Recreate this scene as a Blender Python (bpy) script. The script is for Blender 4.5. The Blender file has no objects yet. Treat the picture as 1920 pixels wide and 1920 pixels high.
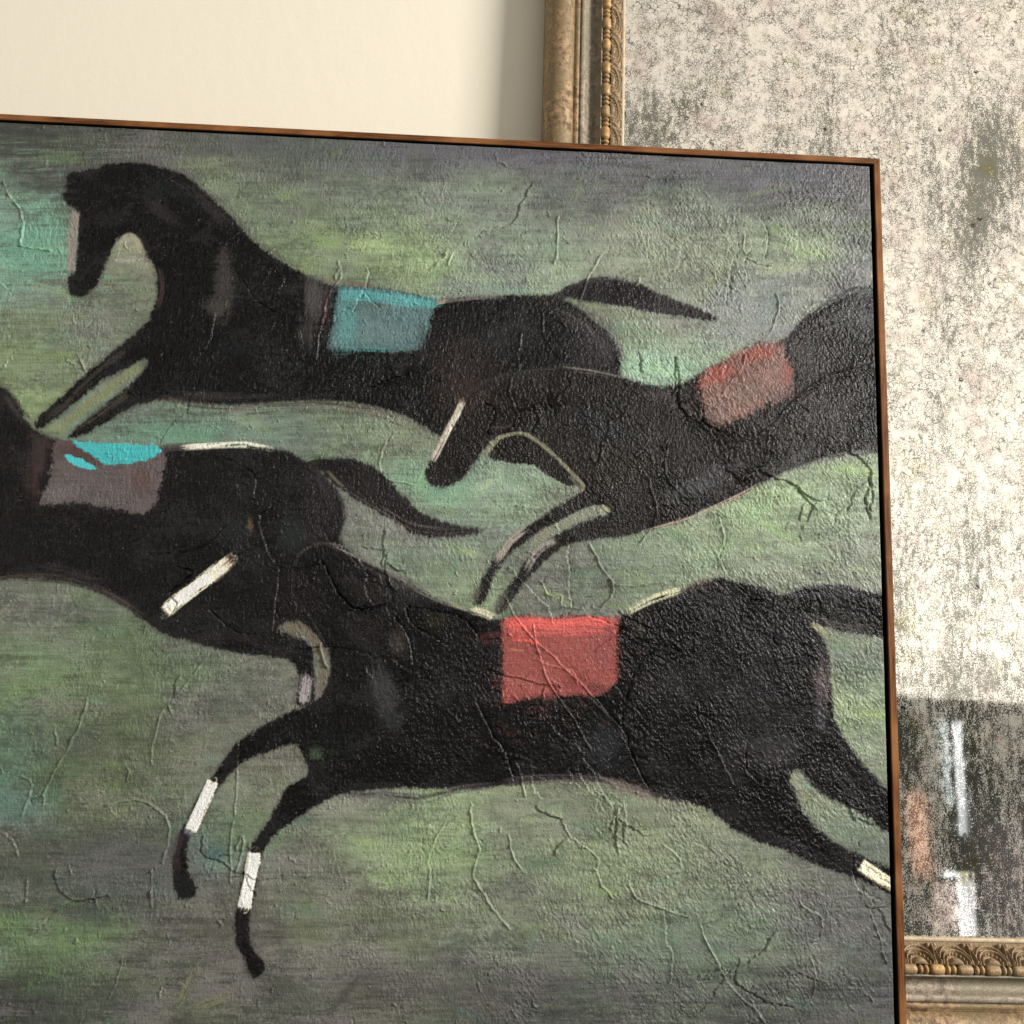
import bpy, math
import numpy as np
from mathutils import Vector, Matrix

S = bpy.context.scene
COL = S.collection

# ------------------------------------------------------------------ camera
F = 1663.0                      # focal length in units of a 1920 wide picture
PITCH, ROLL = math.radians(8.0), 0.030
r0 = np.array([1.0, 0, 0]); fwd = np.array([0, math.cos(PITCH), math.sin(PITCH)])
up0 = np.array([0, -math.sin(PITCH), math.cos(PITCH)])
right = math.cos(ROLL) * r0 + math.sin(ROLL) * up0
up = math.cos(ROLL) * up0 - math.sin(ROLL) * r0
cam = bpy.data.cameras.new('camera'); cam_o = bpy.data.objects.new('camera', cam); COL.objects.link(cam_o)
cam.sensor_width = 36; cam.lens = 36 * F / 1920; cam.clip_start = 0.01; cam.clip_end = 100
M = Matrix(((right[0], up[0], -fwd[0], 0), (right[1], up[1], -fwd[1], 0), (right[2], up[2], -fwd[2], 0), (0, 0, 0, 1)))
cam_o.matrix_world = M
S.camera = cam_o

def unproj(px, py, z):
    return z * ((px - 960) / F * right - (py - 960) / F * up + fwd)
def proj(P):
    z = P @ fwd
    return 960 + F * (P @ right) / z, 960 - F * (P @ up) / z
def hit(px, py, p0, n):
    d = unproj(px, py, 1.0)
    return d * ((p0 @ n) / (d @ n))

# ------------------------------------------------------------------ world: the room's soft light
w = bpy.data.worlds.new("World"); S.world = w; w.use_nodes = True
nt = w.node_tree; nt.nodes.clear()
def wn(t, **k):
    n = nt.nodes.new(t)
    for a, b in k.items(): setattr(n, a, b)
    return n
def wm(op, a, b=None, c=None, clamp=False):
    n = wn('ShaderNodeMath', operation=op, use_clamp=clamp)
    for i, v in enumerate((a, b, c)):
        if v is None: continue
        if isinstance(v, (int, float)): n.inputs[i].default_value = v
        else: nt.links.new(v, n.inputs[i])
    return n.outputs[0]
def wmix(f, a, b):
    n = wn('ShaderNodeMix', data_type='RGBA')
    nt.links.new(f, n.inputs[0])
    for i, v in ((6, a), (7, b)):
        if isinstance(v, tuple): n.inputs[i].default_value = (*v, 1)
        else: nt.links.new(v, n.inputs[i])
    return n.outputs[2]
def wsmooth(v, a, b):
    n = wn('ShaderNodeMapRange', interpolation_type='SMOOTHSTEP')
    nt.links.new(v, n.inputs[0]); n.inputs[1].default_value = a; n.inputs[2].default_value = b
    return n.outputs[0]
tc = wn('ShaderNodeTexCoord'); sep = wn('ShaderNodeSeparateXYZ'); nt.links.new(tc.outputs['Generated'], sep.inputs[0])
X, Y, Z = sep.outputs
back = wm('MAXIMUM', wm('MULTIPLY', Y, -1.0), 0.05)
gx = wm('DIVIDE', X, back); gz = wm('DIVIDE', Z, back)
side = wsmooth(X, -0.42, 0.50)                                   # the window side of the room is the bright one
low = wmix(side, (0.035, 0.035, 0.038), (0.135, 0.138, 0.112))
high_r = wmix(wsmooth(Z, -0.02, 0.60), (1.72, 1.66, 1.50), (1.02, 0.94, 0.82))
high = wmix(side, (0.12, 0.115, 0.11), high_r)
room = wmix(wsmooth(wm('ADD', gz, wm('MULTIPLY', gx, 0.035)), -0.003, 0.002), low, high)
room = wmix(wsmooth(X, -0.62, -0.80), room, (1.35, 1.22, 1.00))      # fill light added far to the left, lifts the wall beside the mirror
ahead = wsmooth(Y, -0.1, 0.3)
room = wmix(ahead, room, (0.25, 0.24, 0.22))
def patch(x0, x1, z0, z1, s, slant, colr):
    """a bright opening in the far room, e.g. the tall window"""
    global room
    xs = wm('SUBTRACT', gx, wm('MULTIPLY', wm('SUBTRACT', gz, z0), slant))
    a = wsmooth(xs, x0 - s, x0 + s); b = wsmooth(xs, x1 + s, x1 - s)
    c = wsmooth(gz, z0 - s, z0 + s); d = wsmooth(gz, z1 + s, z1 - s)
    m = wm('MULTIPLY', wm('MULTIPLY', a, b), wm('MULTIPLY', c, d))
    m = wm('MULTIPLY', m, wsmooth(Y, 0.0, -0.2))
    room = wmix(m, room, colr)
patch(0.5545, 0.5640, -0.168, -0.0445, 0.0022, 0.004, (3.0, 3.1, 3.4))
patch(0.5435, 0.5495, -0.135, -0.0445, 0.0025, -0.04, (1.5, 1.75, 1.9))
patch(0.5040, 0.5190, -0.210, -0.125, 0.012, -0.06, (1.25, 0.68, 0.46))
patch(0.5340, 0.5700, -0.212, -0.206, 0.0015, 0.0, (3.0, 3.1, 3.3))
patch(0.5180, 0.5480, -0.268, -0.218, 0.005, 0.10, (0.75, 0.60, 0.55))
patch(0.5495, 0.5685, -0.290, -0.214, 0.0020, 0.0, (3.0, 3.0, 3.2))
patch(0.5800, 0.8000, -0.310, -0.150, 0.040, 0.0, (0.36, 0.33, 0.33))
bg = wn('ShaderNodeBackground'); out = wn('ShaderNodeOutputWorld')
nt.links.new(room, bg.inputs[0]); nt.links.new(bg.outputs[0], out.inputs[0]); bg.inputs[1].default_value = 1.0

# ------------------------------------------------------------------ lamp: the big window at the right
def lamp(name, loc, target, sx, sy, power, colr):
    l = bpy.data.lights.new(name, 'AREA'); l.shape = 'RECTANGLE'; l.size = sx; l.size_y = sy; l.energy = power; l.color = colr
    o = bpy.data.objects.new(name, l); COL.objects.link(o); o.location = loc
    o.rotation_euler = (Vector(target) - Vector(loc)).to_track_quat('-Z', 'Y').to_euler()
    return o
lamp('window_light', (6.0, -1.9, 2.3), (0.2, 1.5, 0.1), 2.1, 1.7, 850, (1.0, 0.965, 0.90))

S.view_settings.view_transform = 'Standard'; S.view_settings.look = 'None'
S.view_settings.gamma = 1; S.view_settings.exposure = 0.0; S.view_settings.use_curve_mapping = False
S.render.engine = 'CYCLES'

# ------------------------------------------------------------------ helpers
def lin(c):
    c = np.asarray(c, float) / 255.0
    return np.where(c <= 0.04045, c / 12.92, ((c + 0.055) / 1.055) ** 2.4)

def tag(o, label=None, cat=None, kind=None, group=None):
    if label: o['label'] = label
    if cat: o['category'] = cat
    if kind: o['kind'] = kind
    if group: o['group'] = group
    return o

def mesh_np(name, V, Q, mat, parent=None, smooth=False):
    me = bpy.data.meshes.new(name)
    V = np.ascontiguousarray(V, dtype=np.float32); Q = np.ascontiguousarray(Q, dtype=np.int32)
    me.vertices.add(len(V)); me.vertices.foreach_set('co', V.ravel())
    k = Q.shape[1]
    me.loops.add(Q.size); me.loops.foreach_set('vertex_index', Q.ravel())
    me.polygons.add(len(Q)); me.polygons.foreach_set('loop_start', np.arange(0, Q.size, k, dtype=np.int32))
    me.update(calc_edges=True); me.validate()
    if not smooth: me.shade_flat()
    me.materials.append(mat)
    o = bpy.data.objects.new(name, me); COL.objects.link(o)
    if parent: o.parent = parent
    return o

def grid_faces(nr, nc, wrap_c=False):
    i = np.arange(nr - 1)[:, None]; j = np.arange(nc if wrap_c else nc - 1)[None, :]
    j2 = (j + 1) % nc
    a = i * nc + j; b = i * nc + j2; c = (i + 1) * nc + j2; d = (i + 1) * nc + j
    return np.stack([a, b, c, d], -1).reshape(-1, 4)

def mat_base(name):
    m = bpy.data.materials.new(name); m.use_nodes = True
    t = m.node_tree; b = t.nodes['Principled BSDF']
    return m, t, b
class N:
    """small node writing helper"""
    def __init__(s, t): s.t = t
    def put(s, inp, v):
        if hasattr(v, 'is_output') or isinstance(v, bpy.types.NodeSocket): s.t.links.new(v, inp)
        elif isinstance(v, tuple) and len(v) == 3 and inp.type == 'RGBA': inp.default_value = (*v, 1)
        else: inp.default_value = v
    def m(s, op, a, b=None, c=None, clamp=False):
        n = s.t.nodes.new('ShaderNodeMath'); n.operation = op; n.use_clamp = clamp
        for i, v in enumerate((a, b, c)):
            if v is not None: s.put(n.inputs[i], v)
        return n.outputs[0]
    def mix(s, f, a, b):
        n = s.t.nodes.new('ShaderNodeMix'); n.data_type = 'RGBA'
        s.put(n.inputs[0], f); s.put(n.inputs[6], a); s.put(n.inputs[7], b); return n.outputs[2]
    def ss(s, v, a, b, lo=0.0, hi=1.0):
        n = s.t.nodes.new('ShaderNodeMapRange'); n.interpolation_type = 'SMOOTHSTEP'
        s.put(n.inputs[0], v); n.inputs[1].default_value = a; n.inputs[2].default_value = b
        n.inputs[3].default_value = lo; n.inputs[4].default_value = hi; return n.outputs[0]
    def co(s, scale=(1, 1, 1), rot=(0, 0, 0)):
        tcn = s.t.nodes.new('ShaderNodeTexCoord'); mp = s.t.nodes.new('ShaderNodeMapping')
        mp.inputs['Scale'].default_value = scale; mp.inputs['Rotation'].default_value = rot
        s.t.links.new(tcn.outputs['Object'], mp.inputs[0]); return mp.outputs[0]
    def noise(s, vec, sc, det=3, rough=0.55, dist=0.0):
        n = s.t.nodes.new('ShaderNodeTexNoise'); s.put(n.inputs['Vector'], vec)
        n.inputs['Scale'].default_value = sc; n.inputs['Detail'].default_value = det
        n.inputs['Roughness'].default_value = rough; n.inputs['Distortion'].default_value = dist
        return n.outputs[0]
    def noisec(s, vec, sc, det=2):
        n = s.t.nodes.new('ShaderNodeTexNoise'); s.put(n.inputs['Vector'], vec)
        n.inputs['Scale'].default_value = sc; n.inputs['Detail'].default_value = det; return n.outputs[1]
    def vor(s, vec, sc, feat='DISTANCE_TO_EDGE', rnd=1.0):
        n = s.t.nodes.new('ShaderNodeTexVoronoi'); n.feature = feat; s.put(n.inputs['Vector'], vec)
        n.inputs['Scale'].default_value = sc; n.inputs['Randomness'].default_value = rnd
        return n.outputs[0]
    def vadd(s, a, b, k):
        n = s.t.nodes.new('ShaderNodeVectorMath'); n.operation = 'MULTIPLY_ADD'
        s.put(n.inputs[0], b); n.inputs[1].default_value = (k, k, k); s.put(n.inputs[2], a); return n.outputs[0]
    def bump(s, h, strength, dist):
        n = s.t.nodes.new('ShaderNodeBump'); s.put(n.inputs['Height'], h)
        n.inputs['Strength'].default_value = strength; n.inputs['Distance'].default_value = dist
        return n.outputs[0]

# ------------------------------------------------------------------ materials
def m_wall():
    m, t, b = mat_base('painted_plaster'); n = N(t)
    v = n.co()
    c = n.mix(n.noise(v, 2.5, 2), (0.735, 0.694, 0.580), (0.77, 0.708, 0.607))
    t.links.new(c, b.inputs['Base Color']); b.inputs['Roughness'].default_value = 0.55
    h = n.m('ADD', n.m('MULTIPLY', n.noise(v, 170, 3), 0.5), n.m('MULTIPLY', n.noise(n.co((1, 1, 0.55)), 28, 3), 1.5))
    dots = n.ss(n.vor(v, 14, 'F1'), 0.035, 0.0)
    h = n.m('ADD', h, n.m('MULTIPLY', dots, 0.6))
    t.links.new(n.bump(h, 0.24, 0.0016), b.inputs['Normal'])
    return m
def m_wood(axis):
    m, t, b = mat_base('oiled_walnut'); n = N(t)
    sc = (1, 28, 28) if axis == 0 else (28, 1, 28)
    v = n.co(sc); g = n.noise(v, 14, 5, 0.6, 0.4)
    fine = n.noise(n.co((3, 160, 160) if axis == 0 else (160, 3, 160)), 8, 3, 0.7)
    c = n.mix(n.ss(g, 0.3, 0.72), (0.060, 0.022, 0.008), (0.225, 0.088, 0.030))
    c = n.mix(n.ss(fine, 0.50, 0.66), c, (0.045, 0.018, 0.008))
    c = n.mix(n.ss(n.noise(n.co((1, 1, 1)), 9, 3), 0.45, 0.75), c, (0.26, 0.112, 0.043))
    t.links.new(c, b.inputs['Base Color']); b.inputs['Roughness'].default_value = 0.5; b.inputs['Specular IOR Level'].default_value = 0.12
    t.links.new(n.bump(n.m('ADD', g, fine), 0.25, 0.0006), b.inputs['Normal'])
    return m
def m_black():
    m, t, b = mat_base('black_stain'); n = N(t)
    t.links.new(n.mix(n.noise(n.co(), 300, 2), (0.004, 0.004, 0.004), (0.012, 0.010, 0.010)), b.inputs['Base Color'])
    b.inputs['Roughness'].default_value = 0.9; b.inputs['Specular IOR Level'].default_value = 0.1
    return m
def m_paint():
    m, t, b = mat_base('impasto_oil_paint'); n = N(t)
    a = t.nodes.new('ShaderNodeAttribute'); a.attribute_name = 'paint'
    v = n.co()
    g = n.noise(v, 620, 3, 0.6)
    hsv = t.nodes.new('ShaderNodeHueSaturation'); t.links.new(a.outputs['Color'], hsv.inputs['Color'])
    t.links.new(n.ss(g, 0.3, 0.7, 0.86, 1.14), hsv.inputs['Value'])
    t.links.new(hsv.outputs[0], b.inputs['Base Color'])
    t.links.new(n.ss(n.noise(v, 60, 4), 0.3, 0.7, 0.15, 0.27), b.inputs['Roughness'])
    b.inputs['Specular IOR Level'].default_value = 0.17
    cr = n.noise(n.co((1.7, 1, 0.75), (0, 0.35, 0)), 150, 4, 0.62, 0.5)
    cr = n.m('POWER', n.m('SUBTRACT', 1.0, n.m('ABSOLUTE', n.m('MULTIPLY_ADD', cr, 3.2, -1.6)), clamp=True), 2.5)
    grit = n.ss(n.noise(v, 300, 2, 0.5), 0.62, 0.76)
    h = n.m('ADD', n.m('MULTIPLY', cr, 0.40), n.m('ADD', n.m('MULTIPLY', grit, 1.0), n.m('MULTIPLY', g, 0.06)))
    t.links.new(n.bump(h, 0.75, 0.0011), b.inputs['Normal'])
    return m
def m_gilt(kind):
    m, t, b = mat_base('aged_' + kind); n = N(t)
    v = n.co(); big = n.noise(v, 16, 4, 0.6); sp = n.noise(v, 520, 3, 0.7); mid = n.noise(v, 90, 4, 0.65)
    pal = {'gilt_roll': ((0.075, 0.043, 0.021), (0.33, 0.22, 0.12), (0.17, 0.125, 0.065)),
           'silver_cove': ((0.105, 0.088, 0.062), (0.31, 0.255, 0.195), (0.19, 0.165, 0.115)),
           'gesso_carving': ((0.14, 0.092, 0.045), (0.29, 0.20, 0.115), (0.22, 0.16, 0.095)),
           'sight_fillet': ((0.34, 0.26, 0.16), (0.48, 0.39, 0.27), (0.42, 0.35, 0.25)),
           'gilt_bead': ((0.15, 0.10, 0.048), (0.48, 0.29, 0.12), (0.23, 0.165, 0.09))}[kind]
    c = n.mix(n.ss(mid, 0.32, 0.66), pal[0], pal[1])
    c = n.mix(n.ss(big, 0.42, 0.62), c, pal[2])
    c = n.mix(n.m('MULTIPLY', n.ss(sp, 0.56, 0.66), 0.6), c, tuple(min(1, x * 1.7) for x in pal[1]))
    c = n.mix(n.m('MULTIPLY', n.ss(sp, 0.42, 0.34), 0.7), c, tuple(x * 0.35 for x in pal[0]))
    c = n.mix(n.ss(n.vor(v, 70, 'F1'), 0.10, 0.03), c, (0.04, 0.025, 0.015))
    t.links.new(c, b.inputs['Base Color'])
    b.inputs['Metallic'].default_value = 0.12; b.inputs['Specular IOR Level'].default_value = 0.35
    t.links.new(n.ss(mid, 0.3, 0.7, 0.66, 0.44), b.inputs['Roughness'])
    t.links.new(n.bump(n.m('ADD', sp, mid), 0.5, 0.0007), b.inputs['Normal'])
    return m
def m_mirror():
    m, t, b = mat_base('foxed_mirror_silver'); n = N(t)
    v = n.co()                                       # object space metres: x right, z up, origin bottom left of the glass
    sepn = t.nodes.new('ShaderNodeSeparateXYZ'); t.links.new(v, sepn.inputs[0])
    px, pz = sepn.outputs[0], sepn.outputs[2]
    wob = n.vadd(v, n.noisec(v, 40, 3), 0.010)
    wob2 = n.vadd(n.vadd(v, n.noisec(v, 130, 3), 0.010), n.noisec(v, 30, 2), 0.02)
    big = n.noise(v, 4.2, 3, 0.6); big2 = n.noise(n.co((1.6, 1, 0.45)), 9, 4, 0.6)
    # craquelure
    e1 = n.vor(wob2, 95); e2 = n.vor(wob, 210)
    zone = n.ss(n.noise(v, 7, 2), 0.42, 0.60)
    ck = n.m('MULTIPLY', n.ss(e1, 0.085, 0.03), n.ss(n.noise(v, 48, 4, 0.6), 0.43, 0.56))
    ck2 = n.m('MULTIPLY', n.ss(e2, 0.13, 0.04), n.m('MULTIPLY', n.ss(n.noise(v, 38, 3), 0.44, 0.56), 0.9))
    cracks = n.m('MAXIMUM', n.m('MULTIPLY', ck, n.ss(zone, 0, 1, 1.0, 0.25)), n.m('MULTIPLY', ck2, n.ss(zone, 0, 1, 0.6, 1.0)))
    # speckle: threshold falls where the silver is worn
    sp = n.m('ADD', n.m('MULTIPLY', n.noise(n.co((1.25, 1, 0.8)), 430, 3, 0.62), 0.72), n.m('MULTIPLY', n.noise(n.co((1.5, 1, 0.6)), 75, 4, 0.62), 0.46))
    lowz = n.ss(pz, 0.48, 0.40)
    wear = n.m('ADD', n.m('MULTIPLY', n.m('SUBTRACT', big2, 0.5), 0.34), n.m('MULTIPLY', n.m('SUBTRACT', big, 0.5), 0.20))
    def spot(cx, cz, r, k):
        dx = n.m('SUBTRACT', px, cx); dz = n.m('SUBTRACT', pz, cz)
        d = n.m('ADD', n.m('MULTIPLY', dx, dx), n.m('MULTIPLY', n.m('MULTIPLY', dz, dz), 0.4))
        return n.m('MULTIPLY', n.ss(n.m('SQRT', d), r, 0.0), k)
    for s_ in SPOTS: wear = n.m('ADD', wear, spot(*s_))
    wear = n.m('ADD', wear, n.m('MULTIPLY', lowz, 0.060))
    worn = n.ss(n.m('ADD', sp, wear), 0.624, 0.674)
    worn = n.m('MAXIMUM', worn, cracks)
    pits = n.m('MULTIPLY', n.ss(n.vor(wob, 16, 'F1'), 0.10, 0.05), n.ss(n.noise(v, 260, 3), 0.42, 0.5))
    tint = n.mix(n.noise(v, 26, 4, 0.65), (0.84, 0.77, 0.68), (0.94, 0.91, 0.84))
    tint = n.mix(n.ss(n.noise(wob, 13, 4, 0.6), 0.50, 0.68), tint, (0.76, 0.66, 0.60))
    tint = n.mix(n.m('MULTIPLY', n.ss(n.noise(v, 19, 3), 0.56, 0.70), 0.5), tint, (0.74, 0.70, 0.50))
    dark = n.mix(n.noise(v, 18, 3), (0.195, 0.202, 0.185), (0.24, 0.228, 0.195))
    dark = n.mix(n.ss(n.noise(v, 11, 3), 0.58, 0.68), dark, (0.20, 0.185, 0.095))
    c = n.mix(worn, tint, dark)
    c = n.mix(pits, c, (0.05, 0.05, 0.045))
    t.links.new(c, b.inputs['Base Color'])
    t.links.new(n.mix(worn, (0.76, 0.76, 0.76), (0.97, 0.97, 0.97)), b.inputs['Metallic'])
    rg = n.m('ADD', n.m('MULTIPLY', worn, -0.02), n.ss(n.noise(v, 30, 3), 0.3, 0.7, 0.035, 0.055))
    t.links.new(rg, b.inputs['Roughness'])
    t.links.new(n.bump(n.noise(v, 6, 2), 0.03, 0.002), b.inputs['Normal'])
    return m
# patches where more silver is lost: x, z (m from the sight corner), radius, strength
SPOTS = [(0.69, 1.33, 0.12, 0.09), (0.73, 1.44, 0.10, 0.07), (0.66, 1.22, 0.07, 0.07), (0.04, 1.40, 0.09, 0.10), (0.13, 1.46, 0.05, 0.07), (0.62, 1.14, 0.08, 0.06), (0.44, 0.51, 0.08, 0.16), (0.60, 0.56, 0.10, 0.07),
         (0.40, 1.06, 0.08, 0.05), (0.44, 0.34, 0.10, 0.07), (0.62, 0.20, 0.10, 0.05), (0.74, 0.40, 0.10, -0.05)]

# ------------------------------------------------------------------ the old mirror
LEAN, YAW = math.radians(1.0), math.radians(1.4)
mx = np.array([math.cos(YAW), math.sin(YAW), 0.0])
mz0 = np.array([0, math.sin(LEAN), math.cos(LEAN)])
mz = mz0 - (mz0 @ mx) * mx; mz /= np.linalg.norm(mz)
mn = np.cross(mz, mx); mn = -mn if mn[1] > 0 else mn          # towards the viewer
P0 = unproj(1698, 1755, 1.44)
left_pt = hit(1170.5, 120, P0, mn)
O = P0 + ((left_pt - P0) @ mx) * mx                            # sight corner, bottom left
GW, GH = 1.05, 1.74
mirror = bpy.data.objects.new('antique_mirror', None); COL.objects.link(mirror)
mirror.matrix_world = Matrix(((mx[0], -mn[0], mz[0], O[0]), (mx[1], -mn[1], mz[1], O[1]), (mx[2], -mn[2], mz[2], O[2]), (0, 0, 0, 1)))
tag(mirror, 'antique mirror with foxed crackled glass and aged gilt carved frame, behind the painting', 'mirror')
# the wall stands straight, just behind the top edge of the leaning mirror
top_back = O - 0.5 * GW * 0 + mx * 0 + mz * (GH + 0.152) - mn * 0.012
WB = np.array([top_back[0], top_back[1], 0]) - 0.004 * np.array([mn[0], mn[1], 0]) / np.hypot(mn[0], mn[1])
Q = np.array([(0, 1, 3, 2), (4, 6, 7, 5), (0, 4, 5, 1), (2, 3, 7, 6), (0, 2, 6, 4), (1, 5, 7, 3)])
V = np.array([WB + mx * x * np.array([1, 1, 0]) + np.array([-math.sin(YAW) * y, math.cos(YAW) * y, z]) for y in (0, 0.12) for z in (-2.2, 2.6) for x in (-3.0, 3.5)])
wall = mesh_np('wall', V, Q, m_wall()); tag(wall, 'smooth cream painted wall behind the mirror and painting', 'wall', 'structure')
# local axes: x right, y away from viewer, z up
gv = np.array([(x, y, z) for y in (0.0, 0.005) for z in (-0.004, GH + 0.004) for x in (-0.004, GW + 0.004)])
glass = mesh_np('mirror_glass', gv, Q, m_mirror(), mirror)

def ring(profile, name, mat, parent, smooth=True, closed=True):
    """sweep (out from sight edge, height towards viewer) round the rectangle with mitred corners"""
    pts = []
    for wd, h in profile:
        pts.append([(-wd, -h, -wd), (GW + wd, -h, -wd), (GW + wd, -h, GH + wd), (-wd, -h, GH + wd)])
    A = np.array(pts).transpose(1, 0, 2)                       # corner, profile, xyz
    Vs, Qs = [], []; k = len(profile)
    for s in range(4):
        a, bb = A[s], A[(s + 1) % 4]
        n = 12
        G = np.array([a + (bb - a) * (i / n) for i in range(n + 1)])
        base = s * (n + 1) * k
        Vs.append(G.reshape(-1, 3)); Qs.append(grid_faces(n + 1, k)[:, ::-1] + base)
    return mesh_np(name, np.concatenate(Vs), np.concatenate(Qs), mat, parent, smooth)

def arc(cx, cy, r, a0, a1, n, ry=None):
    ry = ry or r
    return [(cx + r * math.cos(math.radians(a0 + (a1 - a0) * i / n)), cy + ry * math.sin(math.radians(a0 + (a1 - a0) * i / n))) for i in range(n + 1)]
def ss0(a): return min(1.0, max(0.0, (a - 0.042) / 0.03))
# outer roll + fillet
roll0 = [(0.079, 0.030), (0.0792, 0.0365), (0.081, 0.0385), (0.0865, 0.0385), (0.0885, 0.0365), (0.0905, 0.0365)]
roll0 += arc(0.115, 0.030, 0.0265, 165, 0, 18, 0.026) + [(0.1425, 0.026), (0.1435, -0.012), (0.08, -0.012)]
roll = [(a + 0.0085, b_) for a, b_ in roll0]
frame = ring(roll, 'frame', m_gilt('gilt_roll'), mirror)
cove = [(0.037, 0.034), (0.0385, 0.0375), (0.0405, 0.038)] + arc(0.0545, 0.040, 0.014, 200, 330, 10, 0.017)[0:] + [(0.069, 0.0365), (0.0745, 0.0375), (0.078, 0.0365), (0.0785, 0.028)]
cove = [(a + 0.0080 + 0.0005 * ss0(a), b_) for a, b_ in cove]
ring(cove, 'cove', m_gilt('silver_cove'), frame)
lip = [(-0.0005, 0.0005), (-0.0005, 0.004), (0.001, 0.0055), (0.0045, 0.0058), (0.006, 0.005), (0.0065, 0.0)]
ring(lip, 'sight_edge', m_gilt('sight_fillet'), frame)

def rail_frames():
    """start, direction, outward normal, length of the four sides at the sight edge"""
    return [((0, 0), (1, 0), (0, -1), GW), ((GW, 0), (0, 1), (1, 0), GH), ((GW, GH), (-1, 0), (0, 1), GW), ((0, GH), (0, -1), (-1, 0), GH)]

def carving(s, q):
    """relief height (m); s along (m, arch centre at 0, one period), q across from the bead (0) to the sight edge (1)"""
    T = 0.0408 * q                                              # metres along the slope
    r = np.hypot(s, T * 0.98); th = np.arctan2(T, s)
    h = np.zeros_like(s)
    dome = np.clip(1 - (r / 0.0118) ** 2, 0, None) ** 0.5 * 0.0042
    h = np.maximum(h, dome)
    pearls = np.clip(1 - (np.abs(r - 0.0162) / 0.0024) ** 2, 0, None) * np.clip(0.25 + np.abs(np.sin(th * 8.5)) * 1.0, 0, 1)
    h = np.maximum(h, pearls * 0.0030)
    rim = np.clip(1 - (np.abs(r - 0.0218) / 0.0019) ** 2, 0, None) ** 0.5 * 0.0040
    h = np.maximum(h, rim)
    rim2 = np.clip(1 - (np.abs(np.hypot(s, T * 0.86) - 0.0262) / 0.0017) ** 2, 0, None) ** 0.5 * 0.0034 * (q < 0.93)
    h = np.maximum(h, rim2)
    # dart between the arches
    sd = 0.030 - np.abs(s)
    wdt = 0.0006 + 0.0052 * np.clip(0.62 - q, 0, 1) / 0.62
    dart = np.clip(1 - (np.abs(sd - wdt) / 0.0013) ** 2, 0, None) ** 0.5 * 0.0040 * (q < 0.72)
    h = np.maximum(h, np.where(r > 0.0243, dart, 0))
    lobe = np.clip(1 - (np.hypot(sd - 0.0055, T - 0.0325) / 0.0042) ** 2, 0, None) ** 0.5 * 0.0036
    bud = np.clip(1 - (np.hypot(sd, T - 0.0318) / 0.0026) ** 2, 0, None) ** 0.5 * 0.0044
    h = np.maximum(h, np.maximum(lobe, bud))
    return h

def carved():
    Vs, Qs, base = [], [], 0
    rng = np.random.default_rng(3)
    for (sx, sz), (dx, dz), (ox, oz), L in rail_frames():
        n = int(L / 0.0009); k = 46
        ss = np.linspace(0, L, n); q = np.linspace(0, 1, k)
        SS, QQ = np.meshgrid(ss, q, indexing='ij')
        per = L / round(L / 0.060)
        loc = ((SS / per + (0.30 if dx else 0.12)) % 1.0 - 0.5) * 0.060
        H = carving(loc, QQ) * 1.9
        H += 0.00025 * np.sin(SS * 900 + QQ * 9) * np.sin(SS * 310)
        wd = 0.0310 - 0.0247 * QQ; hh = 0.0365 - 0.0325 * QQ       # the slope from bead down to the sight edge
        nw, nh = -0.796, 0.605                                    # its normal (inwards, towards viewer)
        H = H * np.clip((1.0 - QQ) / 0.06, 0, 1) * np.clip(QQ / 0.02, 0.2, 1)
        wd = wd + nw * H; hh = hh + nh * H
        along = SS.copy()
        # mitre: stretch the ends outward with the width
        e = np.clip((SS - 0) / 0.03, 0, 1); f = np.clip((L - SS) / 0.03, 0, 1)
        along = along - (1 - e) * wd + (1 - f) * wd
        x = sx + dx * along + ox * wd; z = sz + dz * along + oz * wd
        Vs.append(np.stack([x, -hh, z], -1).reshape(-1, 3)); Qs.append(grid_faces(n, k) + base); base += n * k
    return mesh_np('carved_border', np.concatenate(Vs), np.concatenate(Qs), m_gilt('gesso_carving'), frame, True)
carved()

def beads():
    Vs, Qs, base = [], [], 0
    rng = np.random.default_rng(5)
    C, W_ = 0.0383, 0.0345                                       # out, height of the axis
    for (sx, sz), (dx, dz), (ox, oz), L in rail_frames():
        s = -C; end = L + C; xs = []; rs = []
        while s < end:
            for ln, rad in ((0.0265, 0.0082), (0.0088, 0.0072), (0.0088, 0.0072)):
                jl = ln * rng.uniform(0.94, 1.06); jr = rad * rng.uniform(0.95, 1.04)
                m_ = 11 if ln > 0.01 else 8
                u = np.linspace(-1, 1, m_)
                p = 5.0 if ln > 0.01 else 2.2
                prof = np.clip(1 - np.abs(u) ** p, 0, 1) ** 0.5 * jr
                prof = np.maximum(prof, 0.0028)
                xs.extend((s + (u + 1) / 2 * jl).tolist()); rs.extend(prof.tolist())
                s += jl
        xs = np.clip(np.array(xs), -C, end); rs = np.array(rs)
        k = 16; a = np.linspace(0, 2 * np.pi, k, endpoint=False)
        wd = C + rs[:, None] * np.cos(a)[None]; hh = W_ + rs[:, None] * np.sin(a)[None]
        al = np.repeat(xs[:, None], k, 1)
        x = sx + dx * al + ox * wd; z = sz + dz * al + oz * wd
        Vs.append(np.stack([x, -hh, z], -1).reshape(-1, 3)); Qs.append(grid_faces(len(xs), k, True) + base); base += len(xs) * k
    return mesh_np('bead_moulding', np.concatenate(Vs), np.concatenate(Qs), m_gilt('gilt_bead'), frame, True)
beads()

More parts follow.
